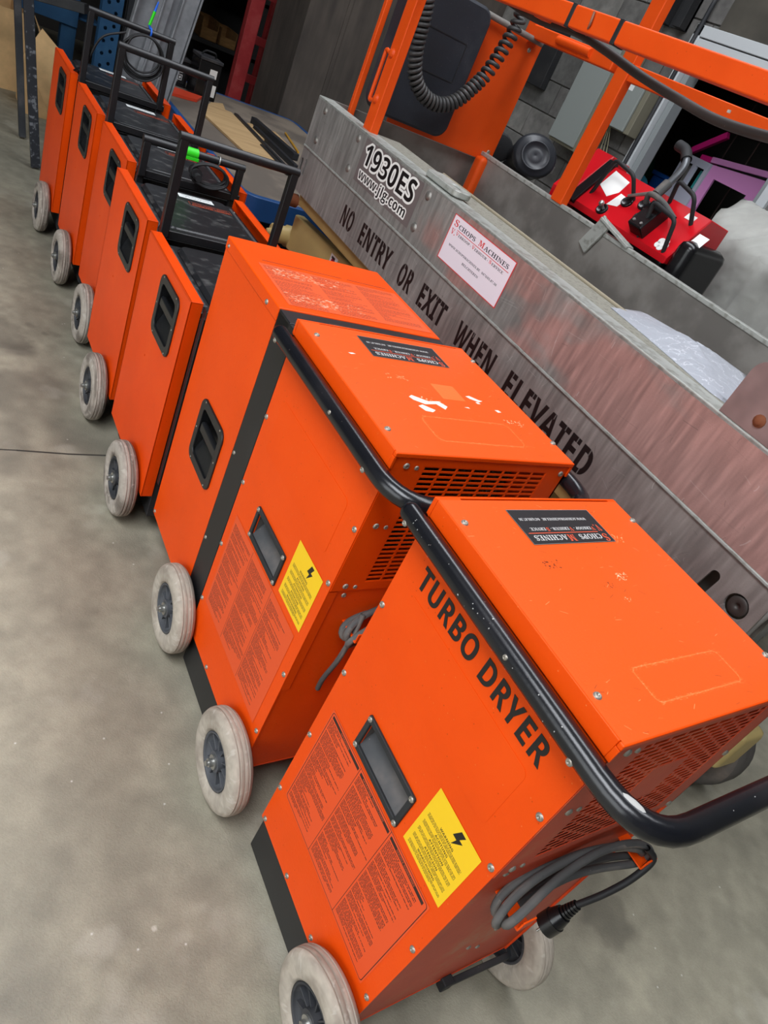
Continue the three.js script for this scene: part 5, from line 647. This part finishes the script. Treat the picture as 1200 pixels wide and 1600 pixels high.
// dark shelves with small cardboard boxes
{
  const Z = -8.2, g = thing('shelf_rack', 'dark steel shelf rack holding small cardboard boxes', 'shelf', [0, 0, Z]); const xl = onZ(285, 60, Z).x, xr = Math.min(onZ(470, 60, Z).x + 1.6, 3.9), ys = [0.12, 0.62, 1.12, 1.62, 2.1].map((y) => y), sm2 = std({ color: '#3c3b3a', roughness: 0.7 });
  for (const y of ys) mesh('shelf', span(xl, xr, y - 0.04, y, -0.5, 0, 0.003), sm2, g); for (const x of [xl, (xl + xr) / 2, xr]) { mesh('upright', span(x - 0.03, x + 0.03, 0, 2.5, -0.05, 0.0, 0.003), sm2, g); mesh('upright', span(x - 0.03, x + 0.03, 0, 2.5, -0.5, -0.45, 0.003), sm2, g); } mesh('back_sheet', span(xl, xr, 0, 2.5, -0.52, -0.51, 0), sm2, g);
  const kraft = [[196, 148, 90], [176, 132, 80], [208, 160, 100]].map((c, k) => std({ map: dataTex(128, 128, (u, v) => shade(c, 0.85 + 0.3 * fbm(u, v, 5, 20, 4, 851 + k)), true, 0.3), roughness: 0.85 })); seed = 88;
  for (const y of [0.62, 1.12, 1.62]) for (let x = xl + 0.25; x < xr - 0.3; x += 0.2) { if (rnd() < 0.12 || Math.abs(x - (xl + xr) / 2) < 0.12) continue; const w = 0.17, hh = rr(0.14, 0.2), m = kraft[Math.floor(rnd() * 3)], b = thing('cardboard_bin', 'small open-fronted cardboard bin on the dark shelf rack', 'box', [x, y + 0.001, Z - 0.2], rr(-0.03, 0.03), 'cardboard bins on the shelf rack'); mesh('carton', [span(-w / 2, w / 2, 0, 0.006, -0.18, 0.18, 0), span(-w / 2, -w / 2 + 0.006, 0, hh, -0.18, 0.18, 0), span(w / 2 - 0.006, w / 2, 0, hh, -0.18, 0.18, 0), span(-w / 2, w / 2, 0, hh, -0.18, -0.174, 0), span(-w / 2, w / 2, 0, hh * 0.55, 0.174, 0.18, 0)], m, b); }
}
// blue pallet rack uprights with punched holes, beams and dark cabinet
{
  const Z = -6.9, g = thing('pallet_rack', 'blue pallet rack with punched uprights at the far wall', 'rack', [0, 0, Z]);
  const holes = (x0, x1) => { const s = shapePts([[x0, 0], [x1, 0], [x1, 3.2], [x0, 3.2]]), w = x1 - x0; for (let y = 0.12; y < 3.1; y += 0.09) for (const k of [0.3, 0.7]) { const p = new THREE.Path(); p.absarc(x0 + w * k, y + (k > 0.5 ? 0.03 : 0), 0.014, 0, Math.PI * 2); s.holes.push(p); } return extr(s, 0.004); };
  const a = onZ(152, 60, Z).x, b = onZ(185, 60, Z).x; mesh('upright', [holes(a, b).translate(0, 0, -0.004)], M.rackBlue, g); mesh('upright_back', span(a, b, 0, 3.2, -0.09, -0.08, 0), M.rackBlue, g);
  const c = onZ(108, 40, Z - 0.6).x; mesh('upright', span(c - 0.06, c + 0.06, 0, 3.2, -0.7, -0.6, 0.003), M.rackBlue, g); const yb = onZ(80, 30, Z).y; mesh('beam', span(a - 2.2, a - 0.05, yb - 0.08, yb + 0.04, -0.62, -0.57, 0.003), M.rackBlue, g); mesh('beam', span(a - 2.2, a - 0.05, yb + 0.95, yb + 1.06, -0.62, -0.57, 0.003), M.rackBlue, g); mesh('rack_deck', span(a - 2.2, b - 0.02, yb - 0.02, yb, -1.6, -0.62, 0.003), M.rackBlue, g);
  const cab = thing('dark_cabinet', 'tall black cabinet beside the blue rack upright', 'cabinet', [onZ(225, 60, Z).x + 0.05, 0, Z - 0.1]); mesh('carcass', span(-0.2, 0.32, 0, 2.6, -0.6, 0, 0.006), M.blackMatt, cab); mesh('door', span(-0.19, 0.31, 0.06, 2.56, 0.002, 0.02, 0.004), std({ color: '#24262a', roughness: 0.55 }), cab); mesh('door_handle', span(-0.17, -0.15, 1.0, 1.2, 0.021, 0.04, 0.003), M.steel, cab);
}
// cardboard left of the row
{
  const kr = std({ map: dataTex(256, 256, (u, v) => shade([222, 184, 132], 0.86 + 0.28 * fbm(u, v, 5, 5, 5, 861)), true, 0.6), roughness: 0.85 }), kr2 = std({ map: dataTex(256, 256, (u, v) => shade([188, 152, 106], 0.86 + 0.28 * fbm(u, v, 5, 5, 5, 871)), true, 0.6), roughness: 0.85 });
  const sheet = (pts, z, t, mat, label, lean = 0) => { const q = pts.map(([u, v]) => onZ(u, v, z)); const ym = Math.min(...q.map((p) => p.y)); const s = shapePts(q.map((p) => [p.x, p.y - ym < 0.12 ? 0.002 : p.y])); tag(mesh('cardboard_sheet', extr(s, t).translate(0, 0, z), mat, scene), label, 'cardboard'); };
  const lo = (u, v) => onY(u, v, 0);
  const b1 = lo(10, 150), bx = thing('cardboard_box', 'open brown cardboard box standing on the floor behind the trestle legs', 'box', [onZ(8, 110, -6.3).x, 0, -6.5], 0.2);
  mesh('side', span(-0.3, 0.16, 0, 0.52, 0, 0.008, 0), kr, bx); mesh('side', span(-0.3, -0.292, 0, 0.52, -0.4, 0, 0), kr, bx); mesh('side', span(0.152, 0.16, 0, 0.52, -0.4, 0, 0), kr2, bx); mesh('side', span(-0.3, 0.16, 0, 0.52, -0.408, -0.4, 0), kr2, bx); mesh('bottom', span(-0.3, 0.16, 0, 0.008, -0.4, 0, 0), kr, bx); mesh('flap', box(0.46, 0.006, 0.22, -0.07, 0, 0, 0).rotateX(-0.9).translate(0, 0.58, -0.47), kr2, bx);
  sheet([[36, 86], [66, 44], [92, 76], [90, 130], [40, 128]], -6.15, 0.01, kr, 'pale cardboard sheet with pointed top standing behind the end dryer'); 
  { const q = [[40, 92], [100, 145], [88, 160], [44, 118]].map(([u, v]) => onZ(u, v, -6.0)); }
  sheet([[38, 84], [88, 128], [80, 150], [38, 118]].map(([u, v]) => [u, v]), -6.0, 0.01, kr2, 'brown cardboard sheet leaning low behind the end dryer');
  sheet([[52, 18], [125, 88], [122, 110], [92, 80], [60, 46]], -6.45, 0.012, kr2, 'long brown cardboard flap behind the pale sheet');
  const pl = lo(45, 152); tag(mesh('wood_block', box(0.16, 0.14, 0.2, pl.x - 0.02, 0.07, -6.27, 0.004), kr, scene), 'small pale wooden block on the floor by the cardboard', 'block');
}
// trestle: two slanting dark legs
{
  const g = thing('steel_trestle', 'dark steel trestle with two worn slanting legs', 'trestle', [0, 0, 0]), f1 = onY(35, 214, 0.01), t1 = onZ(27, -10, f1.z - 0.05), z2 = -4.85, f2 = onZ(56, 272, z2), t2 = onZ(44, -10, z2); const base2 = f2.clone().add(f2.clone().sub(t2).multiplyScalar((f2.y - 0.01) / (t2.y - f2.y)));
  const wornLeg = std({ map: dataTex(256, 256, (u, v) => mixc([34, 36, 42], [104, 106, 110], sm(0.56, 0.76, fbm(u, v, 14, 14, 4, 881))), true, 0.25), roughness: 0.55 });
  mesh('leg', barG(f1, t1, 0.04, 0.04, V3(0, 0, 1), 0.004), M.rimDark, g); mesh('leg', barG(base2, t2, 0.05, 0.04, V3(0, 0, 1), 0.004), wornLeg, g); mesh('top_beam', barG(t1.clone().add(V3(-0.3, 0.02, 0.2)), t2.clone().add(V3(0.3, 0.02, -0.1)), 0.06, 0.05, V3(0, 1, 0), 0.004), M.blackMatt, g);
  const cloth = thing('dark_jacket', 'dark cloth hanging at the trestle', 'cloth', [onZ(3, 10, -5.3).x - 0.16, 0, -5.62]); mesh('cloth', lathe([[0, 0.62], [0.06, 0.64], [0.1, 0.8], [0.12, 1.1], [0.08, 1.4], [0, 1.42]], 20).scale(1.4, 1, 0.6), std({ color: '#1b1c20', roughness: 0.9 }), cloth); mesh('blue_strip', box(0.05, 0.28, 0.02, 0.14, 0.7, 0.05, 0.004), M.tagBlue, cloth); mesh('pink_strip', box(0.04, 0.06, 0.02, 0.16, 0.54, 0.05, 0.004), std({ color: '#d8305a', roughness: 0.7 }), cloth);
}
scene.traverse((o) => { if (o.isMesh) { o.castShadow = o.castShadow !== false; } });
renderer.render(scene, camera);
